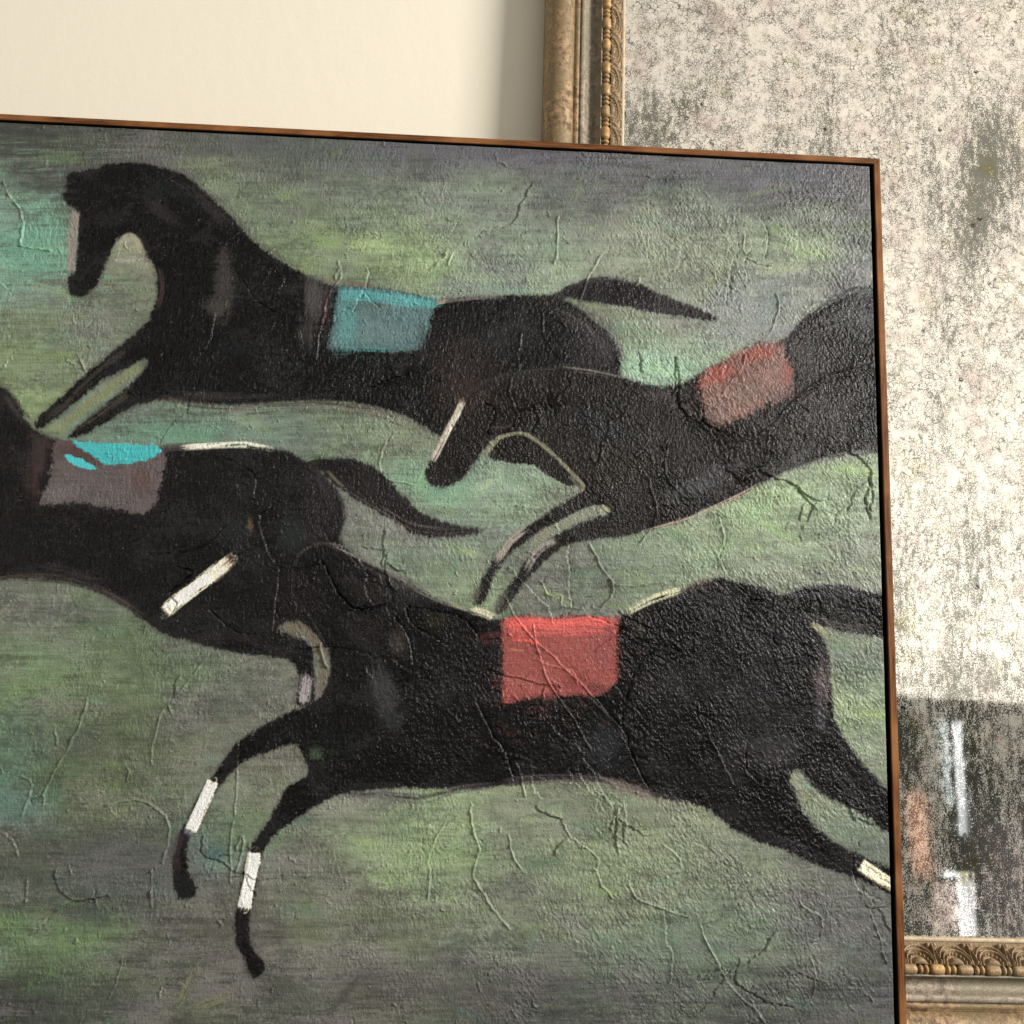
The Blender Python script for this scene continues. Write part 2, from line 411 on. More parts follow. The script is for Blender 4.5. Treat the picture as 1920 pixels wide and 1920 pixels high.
# ------------------------------------------------------------------ the painting: pose
ZTR = 1.56; s_, t_ = 1.01, 0.842
pTR = unproj(1650, 297, ZTR); pTL = unproj(0, 213, ZTR / s_); pBR = unproj(1700, 1920, ZTR * t_)
ua = pTR - pTL; ua /= np.linalg.norm(ua)
va = pBR - pTR; va -= (va @ ua) * ua; va /= np.linalg.norm(va)   # downwards
pn = np.cross(ua, va); pn = -pn if pn[1] > 0 else pn             # towards the viewer
print('ORTHO', (pTR - pTL) @ (pBR - pTR) / np.linalg.norm(pTR - pTL) / np.linalg.norm(pBR - pTR))
PW = np.linalg.norm(pTR - pTL) + 0.30; PH = np.linalg.norm(pBR - pTR) + 0.20
C0 = pTR - PW * ua                                             # outer top left corner
painting = bpy.data.objects.new('horse_painting', None); COL.objects.link(painting)
base_pt = C0 + PH * va + 0.5 * PW * ua
painting.matrix_world = Matrix(((ua[0], -pn[0], -va[0], base_pt[0]), (ua[1], -pn[1], -va[1], base_pt[1]), (ua[2], -pn[2], -va[2], base_pt[2]), (0, 0, 0, 1)))
tag(painting, 'large green textured painting of four galloping black horses in a thin brown wood floater frame', 'painting')
# local: x right (centre 0), y away from the viewer, z up from the bottom edge
def loc(u, v, d=0.0): return (u - PW / 2, d, PH - v)           # u right, v down from the top left corner, d depth
RW, RD = 0.0108, 0.040

def rail(p, name, mat, parent):
    """prism from 4 face-outline points (u,v) with softly rounded front edges"""
    p = np.array(p, float); c = p.mean(0)
    e = 0.0009
    def inset(k):
        out = []
        for i in range(4):
            a, b_, c_ = p[i - 1], p[i], p[(i + 1) % 4]
            d1 = (b_ - a) / np.linalg.norm(b_ - a); d2 = (c_ - b_) / np.linalg.norm(c_ - b_)
            n1 = np.array([-d1[1], d1[0]]); n2 = np.array([-d2[1], d2[0]])
            if n1 @ (c - b_) < 0: n1 = -n1
            if n2 @ (c - b_) < 0: n2 = -n2
            A = np.array([n1, n2]); out.append(b_ + np.linalg.solve(A, np.array([k, k])))
        return np.array(out)
    rings = [(inset(e), 0.0), (inset(e * 0.3), e * 0.3), (p, e), (p, RD)]
    Vv = [loc(q[0], q[1], d) for R, d in rings for q in R]
    Qq = [(3, 2, 1, 0)]
    for r in range(3):
        for i in range(4):
            j = (i + 1) % 4
            Qq.append((r * 4 + i, r * 4 + j, r * 4 + 4 + j, r * 4 + 4 + i))
    Qq.append((12, 13, 14, 15))
    return mesh_np(name, Vv, Qq, mat, parent)
wh, wv = m_wood(0), m_wood(1)
g = 0.00045
wv2 = m_wood(2)
def m_wood_v():
    m = wv
    return m
# vertical rails need grain along local z
def fix_vertical(m):
    for nd in m.node_tree.nodes:
        if nd.type == 'MAPPING':
            s = nd.inputs['Scale'].default_value
            if tuple(s) != (1, 1, 1): nd.inputs['Scale'].default_value = (s[0], s[2], s[1]) if s[1] < s[0] else s
fix_vertical(wv)
rail([(0, 0), (PW, 0), (PW - RW, RW), (RW, RW)], 'frame_rail', wh, painting)
rail([(RW + g, PH - RW), (PW - RW - g, PH - RW), (PW - g, PH), (g, PH)], 'frame_rail', wh, painting)
rail([(PW, g * 2), (PW, PH), (PW - RW, PH - RW + g), (PW - RW, RW + g)], 'frame_rail', wv, painting)
rail([(0, g * 2), (RW, RW + g), (RW, PH - RW + g), (0, PH)], 'frame_rail', wv, painting)
# black tray of the floater frame (backing and inner lining)
bk = m_black()
def box_uv(u0, u1, v0, v1, d0, d1):
    return [loc(u, v, d) for d in (d0, d1) for v in (v0, v1) for u in (u0, u1)]
tv, tq = [], []
for bx in ((RW, PW - RW, RW, PH - RW, RD - 0.006, RD - 0.002),
           (RW, PW - RW, RW, RW + 0.0008, 0.0022, RD - 0.006), (RW, PW - RW, PH - RW - 0.0008, PH - RW, 0.0022, RD - 0.006),
           (RW, RW + 0.0008, RW + 0.0008, PH - RW - 0.0008, 0.0022, RD - 0.006), (PW - RW - 0.0008, PW - RW, RW + 0.0008, PH - RW - 0.0008, 0.0022, RD - 0.006)):
    b0 = len(tv); tv += box_uv(*bx); tq += [tuple(i + b0 for i in q) for q in Q.tolist()]
mesh_np('inner_tray', tv, tq, bk, painting)

# ------------------------------------------------------------------ the painting: paint layer
X0, X1, Y0, Y1 = -440, 1730, 190, 2290                        # chart of the picture, one unit = one photo pixel
WW, HH = X1 - X0, Y1 - Y0
gx_, gy_ = np.meshgrid(np.arange(X0, X1, dtype=np.float32), np.arange(Y0, Y1, dtype=np.float32))
RNG = np.random.default_rng(11)
PERM = [RNG.random((256, 256)).astype(np.float32) for _ in range(6)]
def vn(x, y, k=0):
    """value noise 0..1"""
    T = PERM[k % 6]
    xi = np.floor(x).astype(np.int32); yi = np.floor(y).astype(np.int32)
    fx = x - xi; fy = y - yi; fx = fx * fx * (3 - 2 * fx); fy = fy * fy * (3 - 2 * fy)
    xi &= 255; yi &= 255; x2 = (xi + 1) & 255; y2 = (yi + 1) & 255
    a = T[yi, xi]; b = T[yi, x2]; c = T[y2, xi]; d = T[y2, x2]
    return (a + (b - a) * fx) + ((c + (d - c) * fx) - (a + (b - a) * fx)) * fy
def fbm(x, y, k=0, o=3, g=0.5):
    s = 0; a = 1; t = 0
    for i in range(o):
        s = s + a * vn(x + 17.3 * i, y + 9.1 * i, k + i); t += a; a *= g; x = x * 2.03; y = y * 2.03
    return s / t
def ss(x, a, b):
    t = np.clip((x - a) / (b - a), 0, 1); return t * t * (3 - 2 * t)
def blur(a, r):
    r = int(round(r))
    if r < 1: return a
    for _ in range(3):
        for ax in (0, 1):
            p = np.pad(a, [(r + 1, r) if i == ax else (0, 0) for i in (0, 1)], mode='edge')
            c = np.cumsum(p, ax, dtype=np.float64)
            a = ((c[2 * r + 1:] - c[:-2 * r - 1]) if ax == 0 else (c[:, 2 * r + 1:] - c[:, :-2 * r - 1])) / (2 * r + 1)
            a = a.astype(np.float32)
    return a
def catmull(P, n=5, closed=True):
    P = np.array(P, float); m = len(P); out = []
    rg = range(m) if closed else range(m - 1)
    for i in rg:
        if closed: p0, p1, p2, p3 = P[i - 1], P[i], P[(i + 1) % m], P[(i + 2) % m]
        else: p0, p1, p2, p3 = P[max(i - 1, 0)], P[i], P[i + 1], P[min(i + 2, m - 1)]
        for k in range(n):
            t = k / n
            out.append(0.5 * ((2 * p1) + (-p0 + p2) * t + (2 * p0 - 5 * p1 + 4 * p2 - p3) * t * t + (-p0 + 3 * p1 - 3 * p2 + p3) * t ** 3))
    if not closed: out.append(P[-1])
    return np.array(out)
def fill(P, smooth=True):
    P = catmull(P) if smooth else np.array(P, float)
    mk = np.zeros((HH, WW), np.float32)
    x1, y1 = P[:, 0], P[:, 1]; x2, y2 = np.roll(x1, -1), np.roll(y1, -1)
    for r in range(max(0, int(y1.min()) - Y0), min(HH, int(y1.max()) - Y0 + 2)):
        y = r + Y0 + 0.013
        c = (y1 <= y) != (y2 <= y)
        if not c.any(): continue
        xs = np.sort(x1[c] + (y - y1[c]) * (x2[c] - x1[c]) / (y2[c] - y1[c]))
        for a, b in zip(xs[::2], xs[1::2]):
            mk[r, max(0, int(a) - X0 + 1):max(0, int(b) - X0 + 1)] = 1
    return mk
# shared grains
G_FINE = fbm(gx_ / 2.6, gy_ / 2.6, 0, 2)                       # canvas tooth
G_STRH = fbm(gx_ / 46, gy_ / 2.4, 1, 3, 0.6)                   # horizontal bristle streaks
G_STRV = fbm(gx_ / 2.2, gy_ / 34, 2, 3, 0.6)
G_MED = fbm(gx_ / 14, gy_ / 11, 3, 3)
G_BIG = fbm(gx_ / 90, gy_ / 60, 4, 3)

# -- ground colours (seen colour in 0..255) at chart positions
BGC = """40 400 96 146 126|0 470 92 138 120|110 345 74 84 78|90 470 96 132 116|220 500 104 108 90|60 640 100 122 82|70 700 108 134 76|200 560 102 112 98|150 640 100 116 92
20 250 52 56 54|200 255 66 70 62|400 265 74 74 78|600 285 70 80 76|800 290 74 78 80|1000 300 66 68 74|1200 310 72 74 80|1400 320 72 74 80|1580 340 68 68 74|60 300 62 68 62|300 290 80 82 78
400 345 98 118 84|430 380 92 104 88|520 420 96 118 84|600 470 108 138 76|560 400 96 106 92|700 400 104 124 100|740 490 122 158 82|830 480 118 154 92|860 420 106 128 104|640 330 84 92 88|900 370 100 114 104
1000 390 92 100 98|1100 370 84 90 92|1000 450 112 134 112|1000 500 116 138 116|950 520 100 118 106|1200 440 120 134 104|1130 480 118 132 110|1300 400 98 110 102|1430 470 124 146 106|1350 440 122 134 110|1530 460 122 140 104
1600 430 94 106 90|1620 520 110 116 110|1500 540 116 122 118|1400 590 116 124 126|1300 520 122 132 108|1230 680 124 168 142|1290 690 118 154 136|1200 700 116 150 124|1150 620 112 122 90|1250 620 116 126 108|1450 380 84 88 92|1400 540 120 130 110
1330 640 114 122 120|700 530 92 104 86|900 540 106 122 116|250 445 140 136 118|255 560 98 108 86|220 620 94 106 86
300 800 86 120 98|220 800 84 116 98|450 800 88 122 106|560 810 86 110 96|640 800 92 110 88|700 820 100 126 84|690 850 100 138 92|780 900 100 130 100|760 830 106 112 90|850 930 102 140 120|920 920 106 142 120|1000 900 106 136 114|900 960 104 130 112
1060 950 108 114 100|700 980 102 106 98|680 960 100 104 100|760 1000 98 104 96|800 1040 92 122 104|860 1030 96 112 100|850 1090 98 128 78|760 1060 96 112 90|1200 1060 98 130 96|1100 1100 92 108 96|1040 1090 98 102 92|1400 1000 118 150 100|1300 1030 114 146 98
1540 920 122 160 98|1480 960 120 150 98|1620 900 112 136 104|1600 960 118 140 108|1620 1060 116 126 110|1450 1050 112 130 104|1540 1080 112 124 108|1400 1070 108 122 100|1240 1090 104 118 96|1180 1130 88 100 88|1350 980 112 134 96
1600 1210 98 112 94|1620 1250 96 118 98|1630 1340 114 136 98|1590 1340 116 142 96|1560 1530 96 114 98|1620 1590 90 104 92|1520 1490 118 126 102|1645 1440 106 120 100
50 1130 86 94 82|10 1110 90 98 84|150 1140 84 98 80|150 1200 76 102 64|60 1260 74 108 56|20 1230 80 102 66|250 1250 72 94 56|330 1230 70 86 62|400 1260 68 86 70|460 1260 82 88 78|100 1350 66 82 52|30 1390 58 98 74|200 1350 64 76 50|450 1350 84 86 76|520 1290 88 88 80|380 1400 78 84 70
30 1480 52 98 86|100 1440 64 80 54|250 1450 70 82 56|170 1460 70 82 54|200 1540 66 74 54|280 1520 68 78 58|250 1600 64 68 64|200 1620 58 66 62|170 1680 52 64 56|300 1690 60 62 58|60 1600 60 66 54|40 1680 54 64 52|100 1780 70 108 50|30 1775 62 92 48|190 1780 66 94 52
50 1830 44 48 44|20 1870 42 46 44|130 1840 48 58 48|200 1860 52 58 48|300 1800 66 68 56|400 1750 70 68 60|330 1860 64 66 54|400 1600 54 88 90|430 1570 78 104 62|440 1530 76 96 70|540 1440 90 88 78|420 1680 70 66 64|500 1500 86 92 76|520 1640 84 86 74
700 1560 100 124 78|650 1530 90 96 80|850 1560 110 148 84|780 1600 104 130 78|850 1620 102 122 82|1000 1600 106 122 90|930 1540 108 118 92|1050 1520 108 118 94|600 1650 86 92 74|640 1720 84 88 74|600 1800 76 76 70|760 1760 86 92 74|900 1750 94 108 88|980 1700 98 108 88|1100 1800 88 102 84|1150 1700 110 124 94
1150 1580 108 124 88|1230 1560 110 120 94|1300 1620 108 124 92|1400 1640 104 120 92|1400 1720 94 116 92|1300 1780 90 112 90|1500 1750 86 98 88|1600 1780 76 80 82|1550 1680 92 92 88|1630 1720 80 82 80|1620 1880 60 62 68|1300 1860 74 80 76|1000 1880 64 66 66|900 1860 70 70 68|1500 1880 64 66 70|800 1880 70 70 64|700 1880 64 62 58|500 1880 60 60 56|1150 1880 62 66 66|1400 1900 64 66 70
-200 300 60 64 62|-200 500 88 124 108|-200 700 92 112 80|-200 1200 76 98 64|-200 1500 60 80 66|-200 1800 56 70 50|300 2000 52 54 50|900 2000 60 62 60|1500 2000 56 58 60|0 2200 44 46 44|800 2250 50 50 50|1600 2200 48 50 52"""
pts = np.array([[float(v) for v in p.split()] for l in BGC.split('\n') for p in l.split('|') if p.strip()])
q = 4
sx_, sy_ = gx_[::q, ::q], gy_[::q, ::q]
wx = sx_ + (fbm(sx_ / 60, sy_ / 30, 1) - 0.5) * 110 + (fbm(sx_ / 16, sy_ / 10, 2) - 0.5) * 40
wy = sy_ + (fbm(sx_ / 70, sy_ / 22, 3) - 0.5) * 70 + (fbm(sx_ / 18, sy_ / 9, 4) - 0.5) * 26
num = np.zeros(sx_.shape + (3,)); den = np.zeros(sx_.shape)
LC = lin(pts[:, 2:]); LC = LC * 0.90 + 0.10 * np.median(LC, 0); LC = LC * 0.54 + 0.46 * (LC @ np.array([0.3, 0.6, 0.1]))[:, None] * np.array([1.06, 1.0, 1.0])
for (px_, py_), c in zip(pts[:, :2], LC):
    d2 = ((wx - px_) / 1.35) ** 2 + (wy - py_) ** 2
    k_ = np.exp(-d2 / (2 * 34 ** 2)) + 40.0 / (d2 + 900) ** 1.5
    num += k_[..., None] * c; den += k_
small = (num / den[..., None]).astype(np.float32)
def upsamp(a):
    yy = np.clip(np.arange(HH) / q, 0, a.shape[0] - 1.001); xx = np.clip(np.arange(WW) / q, 0, a.shape[1] - 1.001)
    yi = yy.astype(int); xi = xx.astype(int); fy = (yy - yi)[:, None, None]; fx = (xx - xi)[None, :, None]
    r = a[yi] * (1 - fy) + a[yi + 1] * fy
    return (r[:, xi] * (1 - fx) + r[:, xi + 1] * fx).astype(np.float32)
IMG = upsamp(small)
# brushy variation: dragged streaks, scumbled lighter and darker touches
IMG *= np.clip(1.0 + (G_STRH - 0.5) * 0.50 + (G_MED - 0.5) * 0.55 + (fbm(gx_ / 80, gy_ / 9, 0, 2) - 0.5) * 0.45, 0.45, 1.7)[..., None]
scum = ss(G_FINE * 0.55 + G_STRH * 0.45 + (G_BIG - 0.5) * 0.8, 0.52, 0.66)[..., None]
IMG = IMG * (1 - 0.22 * scum) + 0.22 * scum * lin((128, 120, 126)).astype(np.float32)
scum = ss(G_FINE * 0.5 + fbm(gx_ / 30, gy_ / 8, 5, 3) * 0.5 + (fbm(gx_ / 120, gy_ / 50, 2, 2) - 0.5) * 0.9, 0.56, 0.68)[..., None]
IMG = IMG * (1 - 0.30 * scum) + 0.30 * scum * (IMG * np.array([1.10, 1.22, 0.88], np.float32) + 0.006)
scum = ss(fbm(gx_ / 5, gy_ / 4, 3, 3) + (fbm(gx_ / 80, gy_ / 40, 0, 2) - 0.5), 0.66, 0.76)[..., None]
IMG = IMG * (1 - 0.35 * scum) + 0.35 * scum * lin((52, 50, 54)).astype(np.float32)

IMG *= (1 + 0.28 * ss(gy_, 1050, 1300) * ss(-gx_, -1100, -500))[..., None]           # the ground is painted paler down here
RELIEF = np.zeros((HH, WW), np.float32)
GAIN = np.array([1.18, 1.22, 1.18], np.float32)            # pigment is darker than it looks under the bright window
def lay(alpha, colr):
    global IMG
    c = lin(colr).astype(np.float32) if not isinstance(colr, np.ndarray) else colr
    IMG = IMG * (1 - alpha[..., None]) + alpha[..., None] * c
G_EDGE = fbm(gx_ / 3.4, gy_ / 6.5, 4, 2)
IY, IX = np.mgrid[0:HH, 0:WW]
def _off(n, a, lim, I): return np.clip(I + np.round((n - 0.5) * a).astype(int), 0, lim - 1) - I
WARP_X = _off(fbm(gx_ / 13, gy_ / 13, 2, 3), 6, WW, IX); WARP_Y = _off(fbm(gx_ / 15, gy_ / 12, 5, 3), 6, HH, IY)
def soft(mk, r=6.0, amp=0.62, k=0.25, grain=None, wob=5.0):
    b = blur(mk, max(1, r / 1.2))
    b = b[IY + WARP_Y, IX + WARP_X] if r > 1 else b
    gr = (G_FINE if grain is None else grain)
    e = 0.5 + 2.0 * (0.55 * gr + 0.45 * G_EDGE - 0.5)
    return np.maximum(ss(b + (e - 0.5) * amp, 0.5 - k, 0.5 + k) * ss(b, 0.03, 0.22), ss(b, 0.72, 0.96))
def blob(x, y, rx, ry, a, colr, ang=0, grain=None, wet=0.5):
    ca, sa = math.cos(math.radians(ang)), math.sin(math.radians(ang))
    m_ = 2.2 * max(rx, ry)
    i0, i1 = max(0, int(y - m_) - Y0), min(HH, int(y + m_) - Y0); j0, j1 = max(0, int(x - m_) - X0), min(WW, int(x + m_) - X0)
    if i1 <= i0 or j1 <= j0: return
    sl = (slice(i0, i1), slice(j0, j1))
    dx, dy = gx_[sl] - x, gy_[sl] - y
    u = (dx * ca + dy * sa) / rx; v = (-dx * sa + dy * ca) / ry
    gr = (G_FINE if grain is None else grain)[sl]
    al = a * ss(np.exp(-(u * u + v * v)) + (gr - 0.5) * wet * 1.3 + (G_MED[sl] - 0.5) * 0.5 + (G_STRH[sl] - 0.5) * 0.4, 0.15, 0.9)
    IMG[sl] = IMG[sl] * (1 - al[..., None]) + al[..., None] * lin(colr).astype(np.float32)
def stroke(P, wd, colr, a=1.0, dry=0.5, seed=0, fade=(0.1, 0.25), edge=0.25, lift=0.0, taper=0.0, bris=2.0):
    """one loaded or dry brush stroke along a polyline; bristles run with it"""
    P = catmull(P, 6, False); A = P[:-1]; B = P[1:]; D = B - A; L = np.hypot(D[:, 0], D[:, 1]) + 1e-6
    cum = np.concatenate([[0], np.cumsum(L)]); tot = cum[-1]
    mg = wd + 4
    j0, j1 = max(0, int(P[:, 0].min() - mg) - X0), min(WW, int(P[:, 0].max() + mg) - X0)
    i0, i1 = max(0, int(P[:, 1].min() - mg) - Y0), min(HH, int(P[:, 1].max() + mg) - Y0)
    if i1 <= i0 or j1 <= j0: return
    sl = (slice(i0, i1), slice(j0, j1)); x, y = gx_[sl], gy_[sl]
    best = np.full(x.shape, 1e9, np.float32); off = np.zeros_like(best); al = np.zeros_like(best)
    for k in range(len(A)):
        ex, ey = D[k] / L[k]
        rx, ry = x - A[k, 0], y - A[k, 1]
        tt = np.clip(rx * ex + ry * ey, 0, L[k]); ox, oy = rx - tt * ex, ry - tt * ey
        d = np.hypot(ox, oy); mk = d < best
        best[mk] = d[mk]; sg = np.sign(ex * ry - ey * rx)
        off[mk] = (d * sg)[mk]; al[mk] = (cum[k] + tt)[mk]
    s = al / tot; hw = wd / 2 * (1 - taper * s)
    br = fbm(off / bris + seed * 7.7, al / 42 + seed * 3.1, seed, 2) * 0.65 + G_FINE[sl] * 0.35
    ins = 1 - ss(np.abs(off) / hw + (br - 0.5) * 0.9, 1 - edge, 1 + edge)
    ends = ss(s + (br - 0.5) * fade[0] * 1.6, 0.0, max(fade[0], 1e-3)) * ss(1 - s + (br - 0.5) * fade[1] * 1.6, 0.0, max(fade[1], 1e-3))
    dr = ss(br, dry * 0.50, dry * 0.50 + 0.26) if dry > 0 else 1.0
    alpha = (a * ins * ends * dr).astype(np.float32)
    IMG[sl] = IMG[sl] * (1 - alpha[..., None]) + alpha[..., None] * lin(colr).astype(np.float32)
    if lift: RELIEF[sl] += alpha * lift * (0.5 + br)

BLACK, BROWN = (6, 6, 7), (19, 16, 16)
def horse(P, colr=BLACK, halo=(62, 58, 58), hw=13, ha=0.55, er=2.6):
    mk = fill(P)
    h = blur(mk, hw * 0.6)
    lay(ha * ss(h + (G_STRH - 0.5) * 0.35 + (G_FINE - 0.5) * 0.25, 0.12, 0.55), halo)
    spill = ss(blur(mk, 7) + (0.55 * G_EDGE + 0.45 * G_STRH - 0.5) * 1.7, 0.42, 0.80) * ss(blur(mk, 7), 0.04, 0.3)
    lay(spill * 0.55, (44, 42, 44))
    a = soft(mk, er + 1.2)
    c = lin(colr).astype(np.float32) * (0.72 + 0.56 * fbm(gx_ / 40, gy_ / 30, 2, 3))[..., None]
    lay(a, c)
    # scuffed dry paint dragged over the black, more of it towards the contour
    rimz = ss(1 - blur(mk, 14), 0.0, 0.5)
    dryb = ss(0.45 * G_FINE + 0.55 * fbm(gx_ / 9, gy_ / 5, 1, 3) + (fbm(gx_ / 55, gy_ / 45, 3, 2) - 0.5) * 0.9 + 0.22 * rimz, 0.58, 0.80)
    lay(a * dryb * 0.17, (58, 56, 61))
    return a

for (x, y, rx, ry, a, c, an) in [(900, 285, 300, 34, 0.6, (92, 88, 100), 3), (1450, 330, 200, 40, 0.5, (90, 88, 100), 2), (1610, 480, 60, 120, 0.4, (108, 108, 116), 0), (500, 275, 160, 24, 0.5, (72, 76, 80), 3), (60, 460, 90, 70, 0.5, (104, 158, 140), 0),
        (320, 812, 130, 26, 0.5, (92, 134, 116), 2), (810, 905, 90, 40, 0.45, (108, 152, 128), 20), (1230, 690, 80, 34, 0.4, (122, 158, 138), 0), (260, 1620, 120, 60, 0.5, (74, 74, 78), 0), (1560, 1730, 130, 60, 0.4, (98, 94, 102), 20), (900, 1850, 260, 40, 0.4, (84, 80, 82), 0), (1420, 560, 90, 60, 0.4, (122, 126, 132), 0), (740, 985, 60, 30, 0.45, (116, 110, 112), 10), (1240, 1770, 120, 60, 0.3, (104, 112, 104), 0)]:
    blob(x, y, rx, ry, a, c, an, G_STRH, 0.9)
# short dabs of broken colour all over the ground
rg = np.random.default_rng(21)
TINTS = [(1.25, 1.35, 0.85), (0.8, 1.05, 0.95), (1.15, 1.1, 1.15), (0.62, 0.66, 0.68), (0.85, 1.25, 1.2), (1.35, 1.3, 1.2), (0.7, 0.72, 0.62), (1.1, 1.3, 0.8)]
for i in range(620):
    x, y = rg.uniform(-60, 1660), rg.uniform(240, 1930)
    c = IMG[int(y) - Y0, int(x) - X0] * np.array(TINTS[rg.integers(len(TINTS))])
    c = 255 * np.where(c <= 0.0031, c * 12.92, 1.055 * np.clip(c, 1e-5, 1) ** (1 / 2.4) - 0.055)
    ln = rg.uniform(14, 60); an = rg.normal(0, 0.22) + (0.25 if x > 1100 and y > 900 else 0) - (0.9 if rg.random() < 0.15 else 0)
    P = [(x - ln * math.cos(an), y - ln * math.sin(an)), (x, y + rg.normal(0, 3)), (x + ln * math.cos(an), y + ln * math.sin(an))]
    stroke(P, rg.uniform(10, 26), tuple(c), rg.uniform(0.3, 0.75), rg.uniform(0.6, 0.85), i, (0.25, 0.3), 0.5, 0.0, 0.0, rg.uniform(1.6, 3.2))
# horse A: top left, head bent down
A_ = [(122,328),(165,316),(204,306),(255,303),(303,313),(346,329),(383,357),(412,386),(437,408),(470,448),(499,470),(536,495),(569,514),(598,525),(634,536),
      (720,546),(815,562),(862,558),(914,556),(983,552),(1037,556),(1074,568),(1110,597),(1147,633),(1165,670),(1163,706),(1220,730),(1200,800),(1000,830),(940,812),(880,830),(819,812),(775,786),(728,768),(673,756),(600,750),
      (547,752),(474,756),(401,758),(350,754),(310,748),(262,757),(204,786),(160,812),(122,822),(146,800),(190,763),(233,730),(262,703),(276,674),(268,671),(233,691),(190,712),(146,748),(100,786),(66,806),(66,788),(102,753),(139,720),(175,688),
      (219,651),(255,622),(281,594),(292,561),(293,528),(288,499),(270,470),(252,440),(226,439),(211,459),(197,492),(182,528),(164,548),(146,553),(128,545),(126,521),(140,503),(144,455),(146,398),(128,382),(117,366),(126,348)]
horse(A_)
# frayed forelock
for i, (x, y) in enumerate([(124,330),(120,348),(118,364),(124,378)]):
    stroke([(x + 26, y + 2), (x + 8, y), (x - 5, y + (4 if i % 2 else -3))], 8, BLACK, 1, 0.35, i, (0.05, 0.4))
# throat glow, crest outline
stroke([(222,470),(230,448),(244,441),(258,455),(266,480)], 13, (150,146,126), 0.75, 0.5, 3, (0.3, 0.4), 0.5)
stroke([(215,303),(250,298),(300,303),(345,320),(385,345)], 9, (86,82,86), 0.8, 0.6, 4, (0.2, 0.3))
stroke([(345,322),(400,365),(440,402),(480,445),(530,483),(600,515)], 8, (76,72,74), 0.6, 0.6, 5, (0.2, 0.3))
stroke([(298,500),(303,540),(292,585)], 8, (62,48,46), 0.7, 0.5, 6)
# face stripe
stroke([(141,392),(137,425),(134,460),(132,512)], 15, (128,118,114), 0.95, 0.25, 7, (0.08, 0.1), 0.15)
stroke([(128,545),(150,550),(170,540)], 12, (10,16,16), 0.7, 0.2, 8)
# soft greys inside horse A
blob(418,520,20,62,0.60,(62,56,58)); blob(405,575,24,22,0.55,(66,62,62)); blob(300,395,46,16,0.35,(52,46,50),32); blob(330,360,60,14,0.35,(20,30,32),35)
blob(590,560,24,52,0.65,(76,72,74),0,G_STRV); blob(575,620,20,36,0.5,(58,54,56),0,G_STRV); blob(612,580,10,50,0.5,(58,40,40))
blob(432,650,40,22,0.3,(14,24,26)); blob(545,540,28,14,0.3,(44,44,46))
stroke([(400,595),(445,594)], 3, (8,8,9), 0.9, 0.1, 3)
# belly line of A in brown grey drags
for k, (dy, c, a) in enumerate([(0, (70,60,60), 0.8), (8, (96,80,74), 0.7), (16, (66,58,58), 0.8), (4, (40,34,36), 0.7)]):
    stroke([(300 + k * 18, 742 + dy * 0.5), (350, 755 + dy), (420, 760 + dy), (500, 757 + dy), (600, 753 + dy), (680, 760 + dy), (740, 776 + dy), (800, 804 + dy)], 9 - k, c, a, 0.75, 9 + k, (0.08, 0.2), 0.5)
blob(380,742,60,10,0.5,(50,45,48),0,G_STRH)
# the two forelegs are scumbled
stroke([(235,655),(175,705),(115,760),(80,795)], 14, (66,60,58), 0.45, 0.7, 14); stroke([(240,735),(190,772),(140,812)], 14, (84,74,66), 0.5, 0.75, 15)
stroke([(266,682),(225,712),(160,762),(105,806)], 17, (112,116,90), 0.92, 0.2, 16, (0.1, 0.1), 0.3)
stroke([(100,790),(122,815)], 16, (120,120,92), 0.6, 0.5, 17)
# tail of A
T_ = [(1052,548),(1085,526),(1132,518),(1183,526),(1238,549),(1293,572),(1330,588),(1352,597),(1329,600),(1286,592),(1220,583),(1165,572),(1118,565),(1085,561)]
horse(T_, (24, 20, 24), (90,88,90), 8, 0.35, 2.4)
stroke([(1060,545),(1100,525),(1150,520),(1200,533)], 12, (80,76,80), 0.4, 0.75, 18); stroke([(1240,573),(1290,585),(1352,598)], 13, (40,36,38), 0.8, 0.6, 19, (0.2, 0.4))
stroke([(1060,556),(1100,580),(1140,612),(1162,650),(1172,690)], 14, (84,78,82), 0.6, 0.65, 20, (0.2, 0.2))
stroke([(1000,572),(1035,560),(1075,545),(1120,533)], 20, (26,22,25), 0.95, 0.2, 201, (0.2, 0.3), 0.4); stroke([(1130,535),(1190,542),(1250,566)], 22, (20,17,19), 0.9, 0.2, 202, (0.3, 0.4), 0.4)
blob(1120,640,44,60,0.35,(56,50,56),40); blob(985,610,50,50,0.3,(24,22,26)); blob(1080,600,36,30,0.3,(48,44,46))
# turquoise cloth of A
B1 = fill([(634,533),(680,538),(720,541),(760,548),(800,556),(819,560),(811,590),(800,626),(790,655),(746,659),(700,655),(660,655),(613,652),(622,610),(629,570)], False)
a1 = soft(B1, 3.4, 0.8); lay(a1, lin((80,104,108)).astype(np.float32) * (0.7 + 0.6 * (0.5 * G_STRH + 0.5 * G_MED))[..., None])
blob(715,620,58,26,0.6,(96,112,116)); blob(650,600,24,50,0.5,(84,140,142),0,G_STRV); blob(700,580,40,14,0.5,(92,102,104),-5,G_STRH)
for k in range(3): stroke([(636,541 + k * 7),(700,545 + k * 7),(770,556 + k * 7),(826,562 + k * 4)], 11, (84,146,152), 0.85, 0.5, 21 + k, (0.03, 0.12), 0.3)
stroke([(640,650),(700,654),(745,655)], 9, (80,140,140), 0.6, 0.6, 25); stroke([(792,600),(785,660)], 14, (46,40,44), 0.5, 0.6, 26)
stroke([(815,566),(860,560),(915,556),(960,556)], 9, (96,88,88), 0.8, 0.6, 27, (0.05, 0.5)); stroke([(814,568),(842,562)], 6, (150,145,130), 0.8, 0.5, 28)
stroke([(596,522),(640,528),(700,535)], 7, (104,72,70), 0.5, 0.6, 29)

